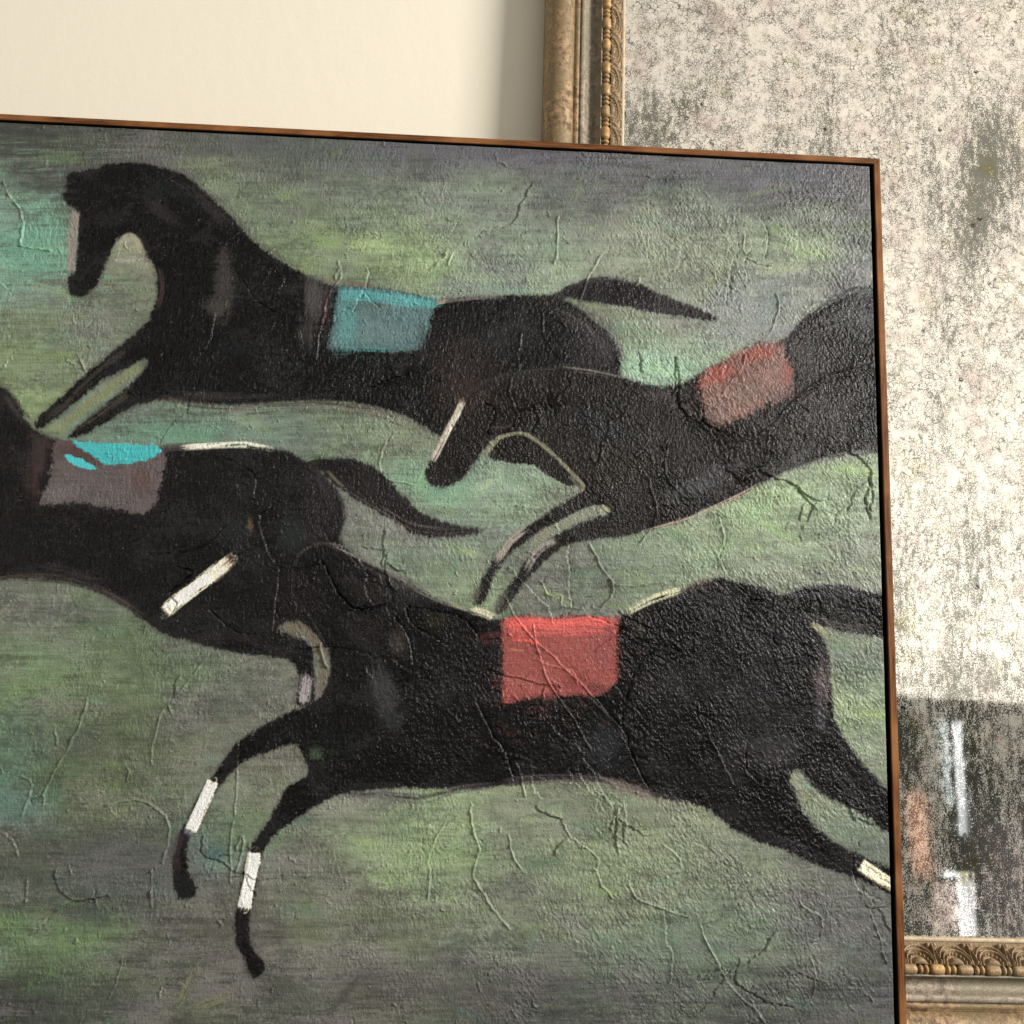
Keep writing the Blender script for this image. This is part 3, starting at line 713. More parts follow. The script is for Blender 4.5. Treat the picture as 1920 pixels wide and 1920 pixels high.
lay(a1 * 0.42 * ss(0.5 * G_FINE + 0.5 * G_STRV, 0.50, 0.66), (52,60,64)); lay(a1 * ss(blur(1 - B1, 7), 0.02, 0.5) * ss(G_EDGE, 0.42, 0.6) * 0.7, (40,46,48))
# horse B: right, head low, running out of the picture
B_ = [(870,748),(900,720),(960,700),(1040,690),(1100,692),(1165,706),(1220,722),(1256,724),(1293,711),(1330,690),(1395,660),(1468,637),(1497,604),(1530,579),(1570,553),(1603,539),(1660,535),(1760,540),(1760,830),
      (1647,848),(1585,853),(1534,864),(1490,879),(1424,908),(1373,937),(1322,955),(1275,979),(1220,993),(1169,1005),(1125,1009),(1081,1016),(1045,1032),(1019,1053),(997,1078),(975,1102),(958,1128),(941,1148),(926,1146),(936,1122),(961,1092),(983,1056),
      (1016,1020),(1052,998),(1092,980),(1140,963),(1147,954),(1110,954),(1067,969),(1023,991),(994,1010),(957,1036),(930,1074),(916,1109),(904,1132),(886,1128),(897,1098),(914,1067),(935,1038),(965,1005),(1001,980),(1030,958),(1059,940),(1085,925),(1094,911),
      (1060,890),(1030,850),(1000,825),(975,815),(939,814),(921,828),(899,856),(881,878),(862,899),(835,913),(808,908),(797,890),(804,868),(832,820),(856,775)]
horse(B_, BROWN, (70,66,66), 10, 0.4)
blob(870,680,80,60,0.55,(34,27,28)); blob(860,740,60,50,0.7,(38,29,29))
R1 = fill([(914,856),(928,826),(943,815),(979,813),(1008,828),(1045,862),(1088,905),(1081,912),(1052,905),(1023,887),(994,871),(950,866)])
lay(soft(R1, 2.2), BROWN)
stroke([(908,856),(926,832),(943,817),(979,812),(1008,826),(1045,858),(1081,895),(1094,912),(1086,924)], 7, (118,114,96), 0.9, 0.45, 30, (0.04, 0.04), 0.3)
stroke([(900,858),(925,832)], 14, (104,100,84), 0.5, 0.6, 31); stroke([(920,800),(950,800),(968,788)], 4, (70,62,54), 0.6, 0.5, 32)
stroke([(1070,890),(1094,912)], 12, (116,112,98), 0.5, 0.5, 33)
# blaze of B
stroke([(868,750),(856,775),(840,806),(822,842),(808,868)], 12, (170,160,150), 0.95, 0.42, 34, (0.06, 0.15), 0.25, 0.2); stroke([(858,752),(872,748)], 9, (84,70,62), 0.8, 0.5, 35)
stroke([(864,770),(846,800),(828,835)], 6, (206,200,190), 0.8, 0.5, 36)
stroke([(1145,957),(1110,958),(1070,974),(1030,996),(990,1024)], 17, (116,118,108), 0.97, 0.12, 37, (0.05, 0.3), 0.2); stroke([(1146,956),(1120,955)], 6, (140,136,104), 0.8, 0.4, 38)
stroke([(1030,990),(1000,1015)], 16, (120,112,100), 0.6, 0.4, 39)
stroke([(985,992),(960,1012),(942,1036),(928,1056)], 13, (142,132,126), 0.9, 0.5, 40, (0.15, 0.2)); stroke([(1045,1013),(1022,1022),(1002,1042),(984,1074)], 13, (140,132,130), 0.85, 0.55, 41, (0.12, 0.3))
stroke([(900,1085),(890,1110),(884,1132)], 20, (96,94,86), 0.6, 0.55, 204, (0.5, 0.1)); stroke([(958,1100),(945,1122),(932,1148)], 22, (92,90,86), 0.6, 0.55, 205, (0.5, 0.1))
blob(1310,905,70,22,0.5,(66,64,70),-24,G_STRH); stroke([(1210,996),(1290,972),(1380,932),(1430,905)], 8, (156,142,130), 0.85, 0.6, 42, (0.2, 0.2), 0.3)
stroke([(1430,908),(1500,876),(1580,852),(1646,846)], 9, (100,98,100), 0.7, 0.6, 43)
stroke([(1500,603),(1540,575),(1590,548),(1640,545)], 11, (92,94,98), 0.6, 0.65, 44, (0.1, 0.1)); blob(1600,590,50,50,0.45,(70,70,74)); blob(1540,660,60,50,0.4,(58,56,60)); blob(1560,760,80,60,0.35,(50,47,50))
blob(1130,800,60,22,0.35,(36,38,46),28); blob(1150,880,80,50,0.25,(46,40,38)); blob(1380,840,80,40,0.3,(40,36,38)); blob(1480,800,70,50,0.3,(44,40,42))
stroke([(1050,686),(1110,694),(1168,706),(1215,716)], 3.5, (110,104,104), 0.75, 0.6, 45, (0.4, 0.2)); stroke([(1070,695),(1160,706)], 2, (90,84,84), 0.6, 0.5, 46)
# red-brown cloth of B
B2 = fill([(1313,703),(1335,688),(1359,677),(1395,656),(1424,645),(1464,641),(1480,680),(1490,717),(1488,740),(1439,757),(1402,774),(1359,798),(1329,786),(1318,750)], False)
lay(soft(B2, 9, 0.7, 0.34), lin((112,84,80)).astype(np.float32) * (0.62 + 0.76 * G_MED)[..., None])
blob(1350,700,42,18,0.9,(132,70,64),-30); blob(1420,662,44,16,0.85,(130,74,68),-15); blob(1476,700,12,26,0.6,(124,66,62)); blob(1400,735,46,24,0.55,(104,88,84),-20); blob(1350,770,26,26,0.6,(112,98,96)); blob(1462,735,34,16,0.5,(72,56,58))
# horse C: left, cut by the edge
C_ = [(-430,560),(-330,470),(-240,480),(-150,560),(-70,650),(0,722),(22,741),(42,775),(58,800),(90,818),(102,822),(160,834),(230,842),(310,838),(350,836),(430,836),(510,840),(547,850),(583,872),(620,905),(642,941),(646,977),(640,1020),
      (700,1100),(690,1200),(602,1215),(583,1190),(547,1165),(520,1180),(560,1196),(583,1216),(587,1247),(585,1320),(552,1320),(558,1291),(557,1261),(543,1238),(499,1230),(456,1225),(401,1214),(350,1201),(313,1190),(277,1170),(248,1146),
      (197,1117),(153,1098),(102,1087),(44,1083),(0,1087),(-80,1110),(-180,1150),(-300,1230),(-340,1200),(-230,1080),(-170,980),(-220,880),(-290,760),(-350,700),(-420,700),(-440,640)]
horse(C_, (13, 11, 13), (66,60,60), 10, 0.5)
for k, (dy, c) in enumerate([(0, (70,60,58)), (6, (50,44,46)), (-5, (60,52,52))]):
    stroke([(-120,1106+dy),(0,1082+dy),(100,1084+dy),(160,1096+dy),(220,1122+dy),(280,1164+dy)], 6, c, 0.75, 0.75, 47 + k, (0.1, 0.2), 0.5)
stroke([(10,735),(35,770),(58,800)], 22, (58,54,54), 0.55, 0.65, 50); stroke([(0,760),(20,800),(30,830)], 20, (8,8,9), 0.6, 0.2, 51)
blob(75,850,26,46,0.65,(58,48,50),0,G_STRV); blob(60,900,16,40,0.5,(50,36,38),0,G_STRV); stroke([(92,830),(90,880),(80,935)], 18, (16,13,16), 0.7, 0.35, 52); stroke([(66,870),(60,930)], 6, (64,38,40), 0.6, 0.6, 53)
B3 = fill([(100,822),(160,830),(230,838),(306,838),(310,864),(300,905),(292,940),(268,966),(233,957),(175,946),(128,940),(72,946),(88,905),(98,870)], False)
lay(soft(B3, 5, 0.7, 0.3), lin((86,78,80)).astype(np.float32) * (0.6 + 0.75 * (0.6 * G_STRH + 0.4 * G_MED))[..., None])
blob(150,850,60,22,0.7,(66,42,44),12); blob(265,905,22,34,0.6,(78,56,56),0,G_STRV); blob(110,925,34,18,0.5,(102,96,98)); blob(290,850,18,14,0.6,(80,60,60))
stroke([(262,960),(275,945)], 12, (90,82,82), 0.6, 0.6, 54)
CY = fill([(135,826),(170,829),(204,830),(255,833),(292,834),(299,843),(296,851),(277,861),(233,870),(200,869),(176,858),(150,840)])
lay(soft(CY, 3.0, 1.0, 0.25, G_STRH), lin((66,160,168)).astype(np.float32) * (0.75 + 0.4 * G_STRH)[..., None]); RELIEF += 0.35 * soft(CY, 2.0)
CY = fill([(119,851),(146,857),(170,870),(182,878),(160,878),(137,870)])
lay(soft(CY, 1.4, 0.6, 0.25), (70,170,180))
stroke([(306,838),(360,836),(420,836)], 15, (62,56,56), 0.7, 0.5, 55, (0.05, 0.4))
stroke([(340,838),(400,834),(460,833),(508,841)], 12, (226,220,204), 0.95, 0.72, 56, (0.2, 0.35), 0.3, 0.3)
blob(545,1000,34,40,0.45,(40,46,46)); blob(590,950,30,60,0.4,(38,33,36)); blob(470,925,40,30,0.3,(36,34,36)); blob(600,1010,36,36,0.35,(42,36,40)); blob(440,990,36,36,0.4,(26,30,32)); blob(468,985,6,14,0.5,(100,84,72))
stroke([(585,872),(615,900),(640,940),(648,980)], 9, (70,64,66), 0.55, 0.7, 57, (0.2, 0.2))
# tail of C
T_ = [(600,866),(622,859),(664,860),(700,876),(728,899),(757,932),(790,961),(833,980),(877,988),(912,992),(870,1003),(826,1007),(782,1002),(753,987),(720,965),(673,940),(629,910),(607,888)]
horse(T_, (24, 20, 22), (74,72,72), 7, 0.35, 2.4)
for k in range(4): stroke([(620,898 - k * 2),(670,930 - k * 3),(720,960 - k * 4),(770,990 - k * 5),(830,1000 - k * 5),(890,997 - k * 4)], 5, (86,78,78) if k % 2 == 0 else (18,15,17), 0.6, 0.75, 58 + k, (0.2, 0.35), 0.4)
stroke([(600,866),(625,895),(650,920)], 6, (116,108,96), 0.5, 0.7, 62)
stroke([(560,885),(590,872),(625,872),(670,885)], 26, (15,12,14), 0.95, 0.2, 203, (0.2, 0.3), 0.4)
# the white bar across C's flank
stroke([(306,1150),(330,1128),(372,1096),(410,1066),(434,1046)], 24, (236,230,208), 1.0, 0.38, 63, (0.07, 0.2), 0.16, 0.45, 0.0, 2.6)
stroke([(395,1085),(420,1062),(440,1040)], 22, (168,140,128), 0.5, 0.7, 64)
# shank of C's hind leg
stroke([(573,1262),(570,1290),(566,1318)], 27, (150,142,146), 0.85, 0.62, 65, (0.25, 0.1), 0.2)
stroke([(548,1166),(575,1186),(598,1215),(606,1260),(598,1312)], 17, (96,88,78), 0.9, 0.32, 66, (0.05, 0.1), 0.3); blob(545,1178,16,11,0.85,(100,90,76),30)
blob(360,1150,50,22,0.3,(34,30,34)); stroke([(350,1200),(430,1190),(500,1212),(560,1225)], 16, (34,28,32), 0.6, 0.5, 67)

# horse D: the big one at the bottom right
D_ = [(560,1040),(600,1020),(636,1030),(673,1048),(720,1070),(764,1092),(804,1117),(855,1138),(892,1150),(921,1158),(1000,1166),(1100,1166),(1169,1156),(1202,1136),(1242,1118),(1278,1107),(1311,1090),(1348,1084),(1380,1091),(1424,1099),(1468,1117),(1497,1107),
      (1534,1097),(1585,1098),(1640,1112),(1720,1130),(1720,1200),(1654,1194),(1607,1187),(1570,1181),(1519,1166),(1536,1183),(1548,1204),(1557,1233),(1559,1277),(1563,1314),(1566,1350),(1585,1386),(1614,1427),(1643,1459),(1690,1510),(1700,1580),(1665,1561),(1621,1529),(1563,1500),
      (1526,1474),(1500,1442),(1482,1456),(1497,1503),(1526,1547),(1570,1583),(1621,1609),(1700,1645),(1700,1690),(1672,1679),(1628,1657),(1570,1635),(1526,1620),(1475,1595),(1424,1580),(1380,1558),(1355,1538),(1329,1519),(1293,1507),(1238,1497),(1202,1480),(1161,1469),
      (1110,1461),(1037,1462),(965,1470),(892,1478),(820,1480),(740,1478),(680,1484),(636,1490),(591,1512),(547,1541),(510,1570),(489,1606),(481,1650),(470,1705),(465,1752),(476,1786),(493,1803),(492,1822),(478,1836),(467,1828),(455,1796),(441,1767),(439,1730),(445,1694),(452,1647),(463,1606),
      (474,1581),(496,1548),(518,1512),(540,1475),(578,1453),(568,1424),(550,1396),(510,1407),(470,1421),(441,1440),(416,1468),(400,1492),(379,1533),(359,1563),(348,1599),(351,1632),(365,1661),(365,1679),(346,1688),(332,1682),(324,1650),(323,1614),(331,1577),(346,1544),(365,1504),(394,1461),
      (419,1424),(445,1390),(467,1377),(503,1355),(547,1333),(584,1318),(610,1290),(618,1232),(590,1170),(550,1100)]
horse(D_, (10, 9, 10), (78,74,74), 9, 0.45)
blob(560,1110,60,60,0.7,(20,16,19))
for k, (dy, c) in enumerate([(2, (80,74,78)), (9, (54,48,54)), (15, (88,80,82)), (6, (44,38,42))]):
    stroke([(640,1490+dy*0.3),(700,1484+dy*0.7),(760,1488+dy),(800,1488+dy),(860,1476+dy*0.6),(940,1468+dy*0.5)], 7, c, 0.8, 0.7, 68 + k, (0.15, 0.3), 0.5)
    stroke([(940,1462+dy*0.7),(1010,1455+dy*0.8),(1080,1455+dy),(1150,1462+dy),(1210,1478+dy),(1280,1498+dy)], 8, c, 0.75, 0.7, 74 + k, (0.15, 0.3), 0.5)
blob(1180,1480,50,12,0.5,(106,92,88),18)
stroke([(612,1020),(660,1035),(720,1065),(790,1108),(860,1138)], 13, (112,106,106), 0.65, 0.68, 80, (0.15, 0.2), 0.4); stroke([(720,1066),(770,1090),(810,1120)], 8, (60,54,56), 0.6, 0.6, 81)
stroke([(880,1143),(905,1148),(925,1158)], 15, (190,184,164), 0.9, 0.6, 82, (0.25, 0.1)); stroke([(840,1130),(880,1145)], 8, (140,134,118), 0.7, 0.6, 83)
stroke([(1175,1148),(1205,1132),(1240,1117),(1276,1107)], 15, (190,188,160), 0.9, 0.6, 84, (0.2, 0.08), 0.3, 0.2); stroke([(1276,1108),(1310,1094),(1340,1086)], 9, (120,104,96), 0.6, 0.65, 85)
stroke([(1470,1116),(1530,1106),(1600,1112),(1652,1126)], 22, (72,68,74), 0.6, 0.65, 86); stroke([(1500,1150),(1560,1168),(1640,1184)], 12, (80,76,80), 0.55, 0.7, 87)
stroke([(1520,1168),(1545,1185),(1555,1200)], 12, (140,136,112), 0.75, 0.5, 88, (0.1, 0.3)); stroke([(1560,1225),(1564,1290),(1566,1340)], 6, (140,144,122), 0.6, 0.55, 89)
blob(1545,1280,18,44,0.6,(86,74,76)); blob(1440,1190,80,40,0.3,(40,38,44)); blob(1420,1300,90,70,0.3,(38,36,42)); blob(1450,1410,60,40,0.4,(62,58,64)); blob(1540,1330,14,50,0.45,(70,68,76)); blob(1380,1420,50,60,0.3,(44,40,42))
blob(720,1290,26,46,0.5,(62,60,64),-20); blob(735,1345,22,36,0.4,(48,52,54),-20); blob(745,1205,18,30,0.45,(64,54,54)); blob(690,1180,40,40,0.3,(36,30,32)); blob(690,1110,50,26,0.3,(46,40,42),25)
blob(1130,1400,50,40,0.35,(46,46,54)); blob(815,1165,18,16,0.35,(48,44,30)); blob(1200,1180,14,16,0.4,(50,48,36)); blob(620,1400,40,50,0.3,(14,20,20)); blob(1250,1280,60,40,0.25,(44,40,44)); blob(590,1415,14,14,0.6,(60,72,58))
stroke([(1490,1448),(1500,1475),(1530,1508)], 12, (134,132,106), 0.5, 0.6, 90)
stroke([(545,1398),(560,1420),(575,1448)], 13, (78,76,66), 0.5, 0.6, 91, (0.1, 0.2))
stroke([(338,1560),(330,1600),(332,1640)], 16, (58,44,50), 0.5, 0.6, 92); blob(345,1660,16,26,0.6,(10,20,20)); blob(470,1800,16,24,0.5,(16,14,15))
for i, (P, wd, c, a) in enumerate([([(300,322),(350,350),(400,392),(445,440)], 22, (52,47,50), 0.5), ([(430,500),(425,560),(410,620)], 26, (60,55,57), 0.45), ([(1030,575),(1080,600),(1125,640),(1150,690)], 26, (70,65,68), 0.5), ([(1180,735),(1240,742),(1300,728)], 16, (58,52,54), 0.45),
        ([(1520,620),(1560,600),(1610,585),(1640,585)], 34, (78,76,80), 0.5), ([(1400,900),(1470,868),(1540,845)], 22, (66,64,68), 0.5), ([(560,870),(600,900),(628,950),(632,1000)], 24, (48,44,47), 0.5), ([(650,1050),(720,1085),(790,1125)], 20, (60,56,58), 0.45),
        ([(700,1235),(712,1290),(730,1345)], 34, (62,59,62), 0.5), ([(1230,1135),(1290,1112),(1350,1105),(1420,1125)], 24, (54,50,53), 0.45), ([(1540,1220),(1548,1290),(1545,1350)], 22, (80,74,78), 0.5), ([(1440,1440),(1470,1400),(1500,1380)], 30, (62,59,63), 0.4), ([(1560,1440),(1610,1490),(1655,1530)], 22, (60,58,64), 0.45),
        ([(1420,1560),(1490,1585),(1560,1618)], 16, (58,56,62), 0.45), ([(480,1430),(520,1385),(570,1350)], 14, (34,32,33), 0.5), ([(330,730),(420,742),(540,738)], 16, (46,43,45), 0.5), ([(900,640),(960,615),(1010,620)], 30, (42,38,40), 0.4), ([(60,1060),(130,1072),(200,1095)], 14, (50,45,48), 0.5)]):
    stroke(P, wd, c, a, 0.72, 300 + i, (0.3, 0.35), 0.6, 0.0, 0.0, 2.4)
# bandages
def band(P, dry, seed, wd, c=(250,244,224)): stroke(P, wd, c, 1.0, dry, seed, (0.04, 0.05), 0.14, 0.6, 0.0, 2.4)
band([(398,1464),(384,1496),(368,1530),(354,1560)], 0.22, 93, 21); band([(477,1598),(470,1640),(462,1674),(457,1706)], 0.20, 94, 23)
band([(1614,1622),(1645,1642),(1690,1668)], 0.42, 95, 22, (226,214,188)); stroke([(356,1548),(350,1566)], 16, (120,124,150), 0.5, 0.6, 96)
# red cloth of D
B4 = fill([(940,1160),(960,1156),(985,1152),(1037,1159),(1060,1154),(1092,1151),(1130,1159),(1163,1154),(1160,1190),(1156,1219),(1158,1250),(1159,1277),(1145,1292),(1118,1306),(1074,1303),(1030,1305),(1001,1306),(965,1317),(943,1321),(944,1270),(943,1219),(940,1190)], False)
lay(soft(B4, 3.4, 0.7), lin((132,70,68)).astype(np.float32) * (0.60 + 0.8 * (0.5 * G_MED + 0.5 * G_STRH))[..., None])
blob(1130,1220,34,46,0.5,(130,74,76)); blob(1000,1270,60,40,0.5,(140,80,76)); blob(1050,1250,60,26,0.4,(150,84,78)); blob(1118,1290,26,9,0.5,(60,40,42))
for k in range(5): stroke([(942 + k * 3,1164 + k * 7),(1000,1162 + k * 7),(1060,1166 + k * 6),(1110,1160 + k * 7),(1160 - k * 8,1166 + k * 6)], 10, (194,88,84) if k < 3 else (168,80,78), 0.9, 0.42 + k * 0.06, 97 + k, (0.04, 0.12), 0.35, 0.25)
stroke([(958,1198),(990,1200),(1020,1208)], 7, (200,88,80), 0.9, 0.5, 103); stroke([(900,1200),(925,1195),(945,1192)], 22, (96,44,46), 0.55, 0.72, 104); stroke([(946,1290),(952,1318)], 12, (176,96,86), 0.6, 0.5, 105)
stroke([(955,1217),(985,1220)], 3, (190,120,90), 0.7, 0.4, 106)
a4 = soft(B4, 2.4); lay(a4 * 0.45 * ss(0.5 * G_FINE + 0.5 * G_MED + (gy_ - 1235) / 900, 0.50, 0.66), (96,44,44)); lay(a4 * ss(blur(1 - B4, 6), 0.05, 0.5) * ss(G_EDGE, 0.45, 0.62) * 0.65, (52,32,33))
blob(402,1602,24,22,0.5,(44,80,84))
# canvas edge is worn darker
IMG = np.clip(IMG * GAIN, 0.002, 0.74)

# -- relief
def ridge(P, h, wd=1.5, step=0.0, seed=0):
    P = catmull(P, 5, False)
    rg = np.random.default_rng(seed + 100)
    P = P + np.cumsum(rg.normal(0, 0.5, P.shape), 0) * 0.6 + rg.normal(0, 1.0, P.shape)
    A = P[:-1]; D = P[1:] - A; L = np.hypot(D[:, 0], D[:, 1]) + 1e-6
    mg = 14 if step else 6
    j0, j1 = max(0, int(P[:, 0].min() - mg) - X0), min(WW, int(P[:, 0].max() + mg) - X0)
    i0, i1 = max(0, int(P[:, 1].min() - mg) - Y0), min(HH, int(P[:, 1].max() + mg) - Y0)
    if i1 <= i0 or j1 <= j0: return
    sl = (slice(i0, i1), slice(j0, j1)); x, y = gx_[sl], gy_[sl]
    best = np.full(x.shape, 1e9, np.float32); sg = np.zeros_like(best); al = np.zeros_like(best); cum = 0
    for k in range(len(A)):
        ex, ey = D[k] / L[k]; rx, ry = x - A[k, 0], y - A[k, 1]
        tt = np.clip(rx * ex + ry * ey, 0, L[k]); d = np.hypot(rx - tt * ex, ry - tt * ey); mk = d < best
        best[mk] = d[mk]; sg[mk] = np.sign(ex * ry - ey * rx)[mk]; al[mk] = (cum + tt)[mk]; cum += L[k]
    var = 0.15 + 1.5 * vn(al / 7 + seed * 3.3, al * 0 + seed * 1.7, seed)
    ends = ss(al, 0, 8) * ss(cum - al, 0, 8)
    RELIEF[sl] += h * var * ends * np.exp(-(best / wd) ** 2)
    if step: RELIEF[sl] += step * ends * (0.5 + var * 0.5) * np.exp(-best / 7.0) * np.tanh(best * sg / 1.2)

RIDGES = """1.1 0.3|4 331|15 364|36 393|40 433|35 455|47 462|98 470
1.0 0.2|634 484|636 521|616 550|605 601|591 674
-0.9 0.3|437 503|485 565|532 590
0.9 0.3|452 459|510 492|532 524|522 540
1.1 0.2|401 583|390 637|368 667
1.6 0.2|838 466|833 480|820 495|804 509
1.2 0.3|849 470|838 500
1.0 0.2|979 622|972 662
1.2 0.4|959 703|954 739|968 772|965 794|939 812
1.0 0.2|968 772|1010 757|1052 739
0.9 0.3|1019 582|1019 626|1052 673|1059 652
-1.6 0.4|903 757|924 761|928 779|917 805|922 818
0.9 0.4|728 819|713 859|724 892|782 910
1.2 0.3|1213 892|1231 958|1220 991|1198 1020
0.9 0.4|1256 827|1249 892|1300 943
1.0 0.5|1399 433|1395 469|1417 491|1453 497
0.8 0.3|1606 506|1596 528|1534 564|1504 597
1.1 0.4|1395 655|1395 684|1366 721|1358 740
-1.2 0.6|1318 750|1322 794|1366 816|1373 834
0.6 0.1|1614 684|1548 706|1497 746|1439 805|1373 838|1333 870
0.5 0.1|1604 700|1540 720|1497 746|1525 770
0.8 0.8|1348 965|1359 1013|1348 1038|1359 1075|1390 1102
-1.6 0.7|1380 1095|1402 1113|1410 1124|1435 1128
1.4 0.5|1103 1015|1129 1066|1149 1095|1143 1120|1121 1142
0.8 0.3|1149 1098|1202 1097|1275 1084
0.8 0.4|946 1117|986 1182|1056 1248|1110 1303|1165 1365
-1.2 0.5|1100 1300|1165 1365|1183 1412|1220 1481
-1.1 0.5|1238 1211|1205 1241|1183 1284|1169 1339|1169 1368
-0.8 0.5|1103 1157|1169 1179|1205 1204|1238 1211|1289 1222
-2.0 0.5|600 1047|622 1087|640 1120|673 1144|724 1131
-1.0 0.5|760 1135|819 1146|862 1157|892 1186|896 1200
-1.0 0.4|760 1135|771 1168|804 1190|826 1204
-0.9 0.3|739 1153|768 1204|775 1248|760 1292
-1.0 0.5|892 1314|921 1372|950 1419|965 1467
1.0 0.3|833 1328|863 1357
1.2 0.5|884 1503|881 1529|892 1569|899 1598|888 1638|910 1678|930 1710|960 1745
0.9 0.4|841 1529|804 1602|806 1640|804 1693
0.9 0.3|1311 1339|1337 1394|1366 1452|1380 1475
-0.9 0.5|1402 1394|1402 1441|1431 1470|1450 1472
-1.3 0.5|1450 1186|1452 1200|1461 1215
1.1 0.8|1500 1674|1507 1700|1539 1720|1542 1755|1522 1770
1.1 0.8|1520 1791|1529 1820|1526 1865|1510 1885
1.0 0.5|1313 1732|1342 1800|1371 1849|1419 1900|1440 1930
1.0 0.4|1629 1700|1652 1758|1668 1810
1.3 0.2|164 1304|149 1358|120 1413|87 1475|80 1512
0.8 0.3|394 1224|346 1286|303 1340|284 1410|288 1440
1.1 0.6|193 1512|233 1504|270 1506|306 1530|317 1555|313 1588|302 1625
1.4 0.1|284 1628|282 1668|284 1709
1.0 0.4|33 1453|55 1468|55 1490|36 1533
0.8 0.0|445 1391|441 1493|432 1570|432 1660
2.2 0.2|598 1203|605 1236|616 1258
-0.9 0.5|408 853|448 871|478 893|478 919|474 941
1.0 0.4|507 948|485 973|492 1003|507 1046|529 1061|583 1061|605 1050
-0.8 0.5|262 1039|328 1037|386 1021|416 992|445 970
1.2 0.1|142 659|160 699
0.9 0.6|1019 1095|1027 1117|1052 1117|1056 1135|1078 1142|1099 1146
0.9 0.2|1000 1167|1008 1215|1030 1280|1075 1350|1110 1410
0.8 0.3|1135 470|1105 515|1090 560
1.0 0.3|1047 400|1043 470|1038 500
1.0 0.2|1455 545|1460 575|1440 630|1395 655
0.8 0.2|520 1062|516 1120|508 1188
1.3 0.0|470 1372|468 1395
1.2 0.1|236 1437|240 1450|234 1470
1.0 0.1|100 1357|106 1400
0.8 0.4|0 1560|24 1580|30 1610
1.0 0.0|48 1645|46 1700
1.0 0.2|1170 1500|1148 1545|1150 1560|1170 1575
0.8 0.5|1240 1580|1270 1605|1280 1630|1260 1640
1.0 0.3|1180 1640|1190 1680|1230 1700|1300 1725
0.9 0.3|1055 1540|1070 1570|1120 1610|1118 1640|1150 1690
0.9 0.2|952 1560|965 1610|990 1640
0.7 0.2|1440 1660|1395 1690|1340 1725|1310 1735
1.2 0.2|440 1600|450 1570|455 1590|440 1640
1.0 0.1|228 1790|222 1825|200 1880
0.9 0.2|960 1420|975 1450|990 1500
-1.2 0.3|300 1160|330 1135|318 1110|360 1070|330 1060
-1.0 0.4|540 1220|600 1215|660 1220|700 1230
-1.0 0.3|390 1140|430 1180|500 1195"""
for i, l in enumerate(RIDGES.split('\n')):
    f = l.split('|'); h, st = [float(v) for v in f[0].split()]
    ridge([tuple(float(v) for v in p.split()) for p in f[1:]], h * 1.5, 1.5, st * 1.5, i)
rg = np.random.default_rng(77)
for i in range(900):                                            # short stray ridges and nicks
    x, y = rg.uniform(X0, X1), rg.uniform(230, Y1)
    ln = rg.uniform(6, 26) * (1.4 if rg.random() < 0.12 else 1); an = math.radians(90 + rg.normal(8 if x < 900 else -22, 26))
    P = [(x + math.cos(an) * ln * t + rg.normal(0, 1.6), y + math.sin(an) * ln * t + rg.normal(0, 1)) for t in (-0.5, -0.1, 0.2, 0.5)]
    ridge(P, rg.choice([0.8, 1.2, -0.7]) * rg.uniform(0.5, 1.1), rg.uniform(1.0, 1.6), 0.12, i)
def branch(x, y, an, ln, h, st, depth, sd):
    P = [(x, y)]; n = max(3, int(ln / 16))
    for _ in range(n):
        an += rg.normal(0, 0.32); x += 16 * math.cos(an); y += 16 * math.sin(an); P.append((x, y))
        if depth < 2 and rg.random() < 0.20: branch(x, y, an + rg.choice([-1, 1]) * rg.uniform(0.5, 1.1), ln * 0.5, h * 0.85, st * 0.8, depth + 1, sd + 1)
    ridge(P, h, 1.3, st, sd)
for i in range(46):
    right_side = rg.random() < 0.68
    x = rg.uniform(900, 1640) if right_side else rg.uniform(0, 900)
    branch(x, rg.uniform(300, 1850), math.radians(rg.normal(70 if right_side else 100, 28)), rg.uniform(50, 190), rg.choice([0.6, 0.9, -1.2]), rg.choice([-1, 1]) * rg.uniform(0.8, 1.6), 0, i)
def arid(ang, a, b, k, p=3.0):
    ca, sa = math.cos(math.radians(ang)), math.sin(math.radians(ang))
    wob = (fbm(gx_ / 22, gy_ / 22, k + 1, 2) - 0.5) * 12
    u = (gx_ * ca + gy_ * sa + wob) / a; v = (-gx_ * sa + gy_ * ca + wob) / b
    n_ = vn(u, v, k) * 0.65 + vn(u * 2.1 + 5, v * 2.1, k + 2) * 0.35
    return (1 - np.abs(2 * n_ - 1)) ** p
zr = ss(gx_ + (G_BIG - 0.5) * 900, 500, 1350)                    # the right of the canvas is more wrinkled
wr = 0.52 * arid(12, 5.0, 14, 0) * (0.35 + 0.65 * (1 - zr)) + 0.80 * arid(-28, 4.9, 13, 2) * (0.25 + 0.75 * zr) + 0.46 * arid(40, 4.4, 10, 4) * zr
pebble = fbm(gx_ / 4.5, gy_ / 5.5, 5, 2)
specks = ss(vn(gx_ / 3.3, gy_ / 3.3, 1), 0.86, 0.97) * ss(vn(gx_ / 25, gy_ / 25, 2), 0.25, 0.7)
holes = ss(vn(gx_ / 3.6 + 40, gy_ / 3.6, 3), 0.90, 0.98)
dens = 0.25 + 0.75 * ss(fbm(gx_ / 75, gy_ / 85, 5, 3), 0.36, 0.66)
RELIEF += wr * dens + (pebble - 0.5) * 0.22 * (0.7 + 0.6 * zr) + specks * 0.9 - holes * 0.4 + (G_STRH - 0.5) * 0.22 + (fbm(gx_ / 60, gy_ / 60, 1, 2) - 0.5) * 1.2

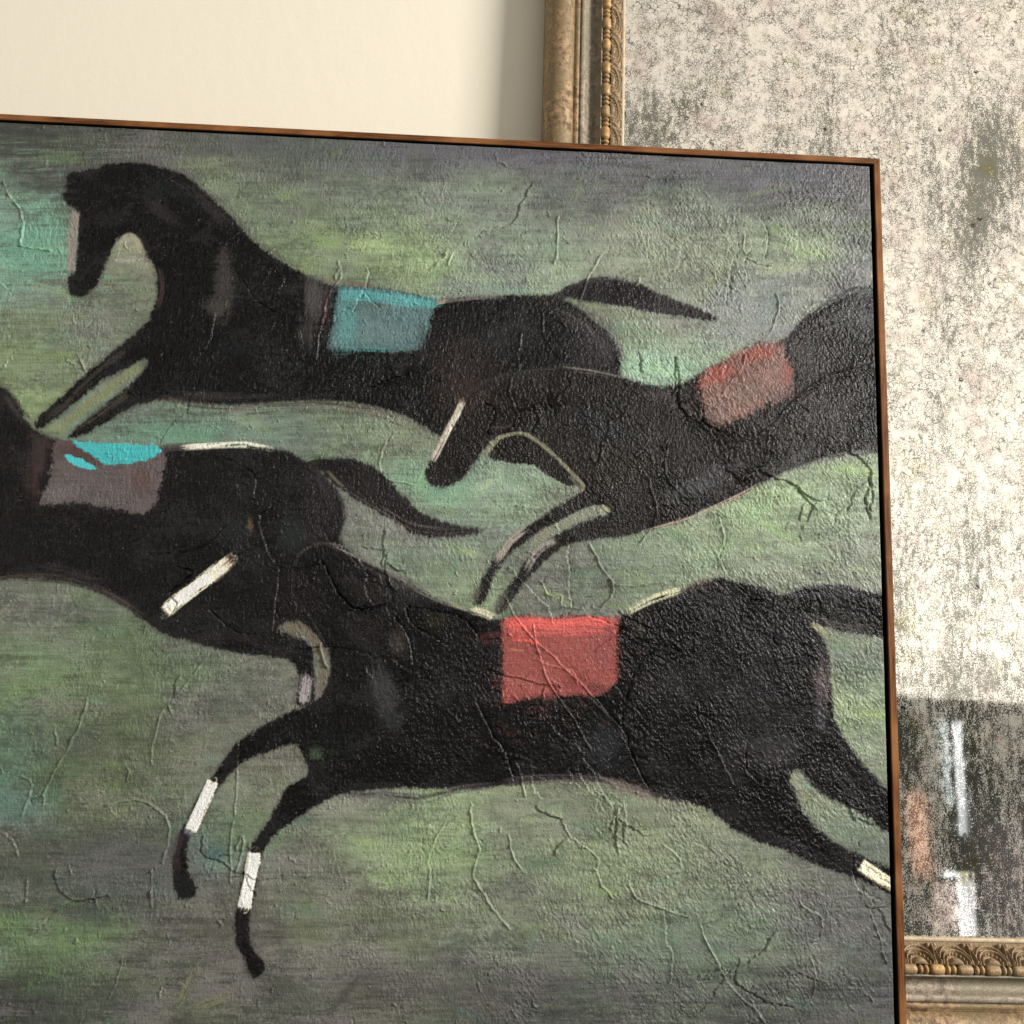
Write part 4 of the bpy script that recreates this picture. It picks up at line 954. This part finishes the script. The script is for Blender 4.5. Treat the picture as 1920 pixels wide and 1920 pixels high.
# -- the canvas mesh itself: real relief, dense where the picture is seen
GAP_T, GAP_R, GAP_L = 0.0030, 0.0065, 0.005
u0, u1 = RW + GAP_L, PW - RW - GAP_R; v0, v1 = RW + GAP_T, PH - RW - 0.005
STEP = 0.00092
uu = np.concatenate([np.arange(u0, 0.27, 0.003), np.arange(0.27, u1 - STEP / 2, STEP), [u1]])
vv = np.concatenate([np.arange(v0, PH - 0.16, STEP), np.arange(PH - 0.16 + STEP, v1 - 0.001, 0.003), [v1]])
UU, VV = np.meshgrid(uu, vv)
Pw = C0[None, None] + UU[..., None] * ua + VV[..., None] * va
cx_, cy_ = proj(Pw)
def samp(a, x, y):
    x = np.clip(x - X0, 0, WW - 1.01); y = np.clip(y - Y0, 0, HH - 1.01)
    xi = x.astype(np.int32); yi = y.astype(np.int32); fx = x - xi; fy = y - yi
    if a.ndim == 3: fx = fx[..., None]; fy = fy[..., None]
    return (a[yi, xi] * (1 - fx) + a[yi, xi + 1] * fx) * (1 - fy) + (a[yi + 1, xi] * (1 - fx) + a[yi + 1, xi + 1] * fx) * fy
HR = samp(RELIEF, cx_, cy_); CR = samp(IMG, cx_, cy_)
print('chart range', cx_.min(), cx_.max(), cy_.min(), cy_.max(), 'grid', UU.shape, 'relief', HR.std())
ed = np.minimum(np.minimum(UU - u0, u1 - UU), np.minimum(VV - v0, v1 - VV))
bord = np.clip(ed / 0.0012, 0, 1)
dep = 0.0036 - HR * 0.00170 * (0.3 + 0.7 * bord) + 0.0012 * (1 - bord) ** 2
nr, nc = UU.shape
Vc = np.stack([UU - PW / 2, dep, PH - VV], -1).reshape(-1, 3)
Fc = grid_faces(nr, nc)[:, ::-1]
# turned edges of the canvas going back to the tray
idx = np.concatenate([np.arange(nc), np.arange(1, nr) * nc + nc - 1, (nr - 1) * nc + np.arange(nc - 2, -1, -1), np.arange(nr - 2, 0, -1) * nc])
sk = Vc[idx].copy(); sk[:, 1] = RD - 0.008
o0 = len(Vc); n_ = len(idx); j2 = np.roll(np.arange(n_), -1)
Fs = np.stack([idx, idx[j2], o0 + j2, o0 + np.arange(n_)], -1)
Vall = np.concatenate([Vc, sk]); Fall = np.concatenate([Fc, Fs])
canvas = mesh_np('canvas', Vall, Fall, m_paint(), painting, True)
at = canvas.data.attributes.new('paint', 'FLOAT_COLOR', 'POINT')
cc = np.ones((len(Vall), 4), np.float32); cc[:o0, :3] = CR.reshape(-1, 3); cc[o0:, :3] = 0.01
at.data.foreach_set('color', cc.ravel())
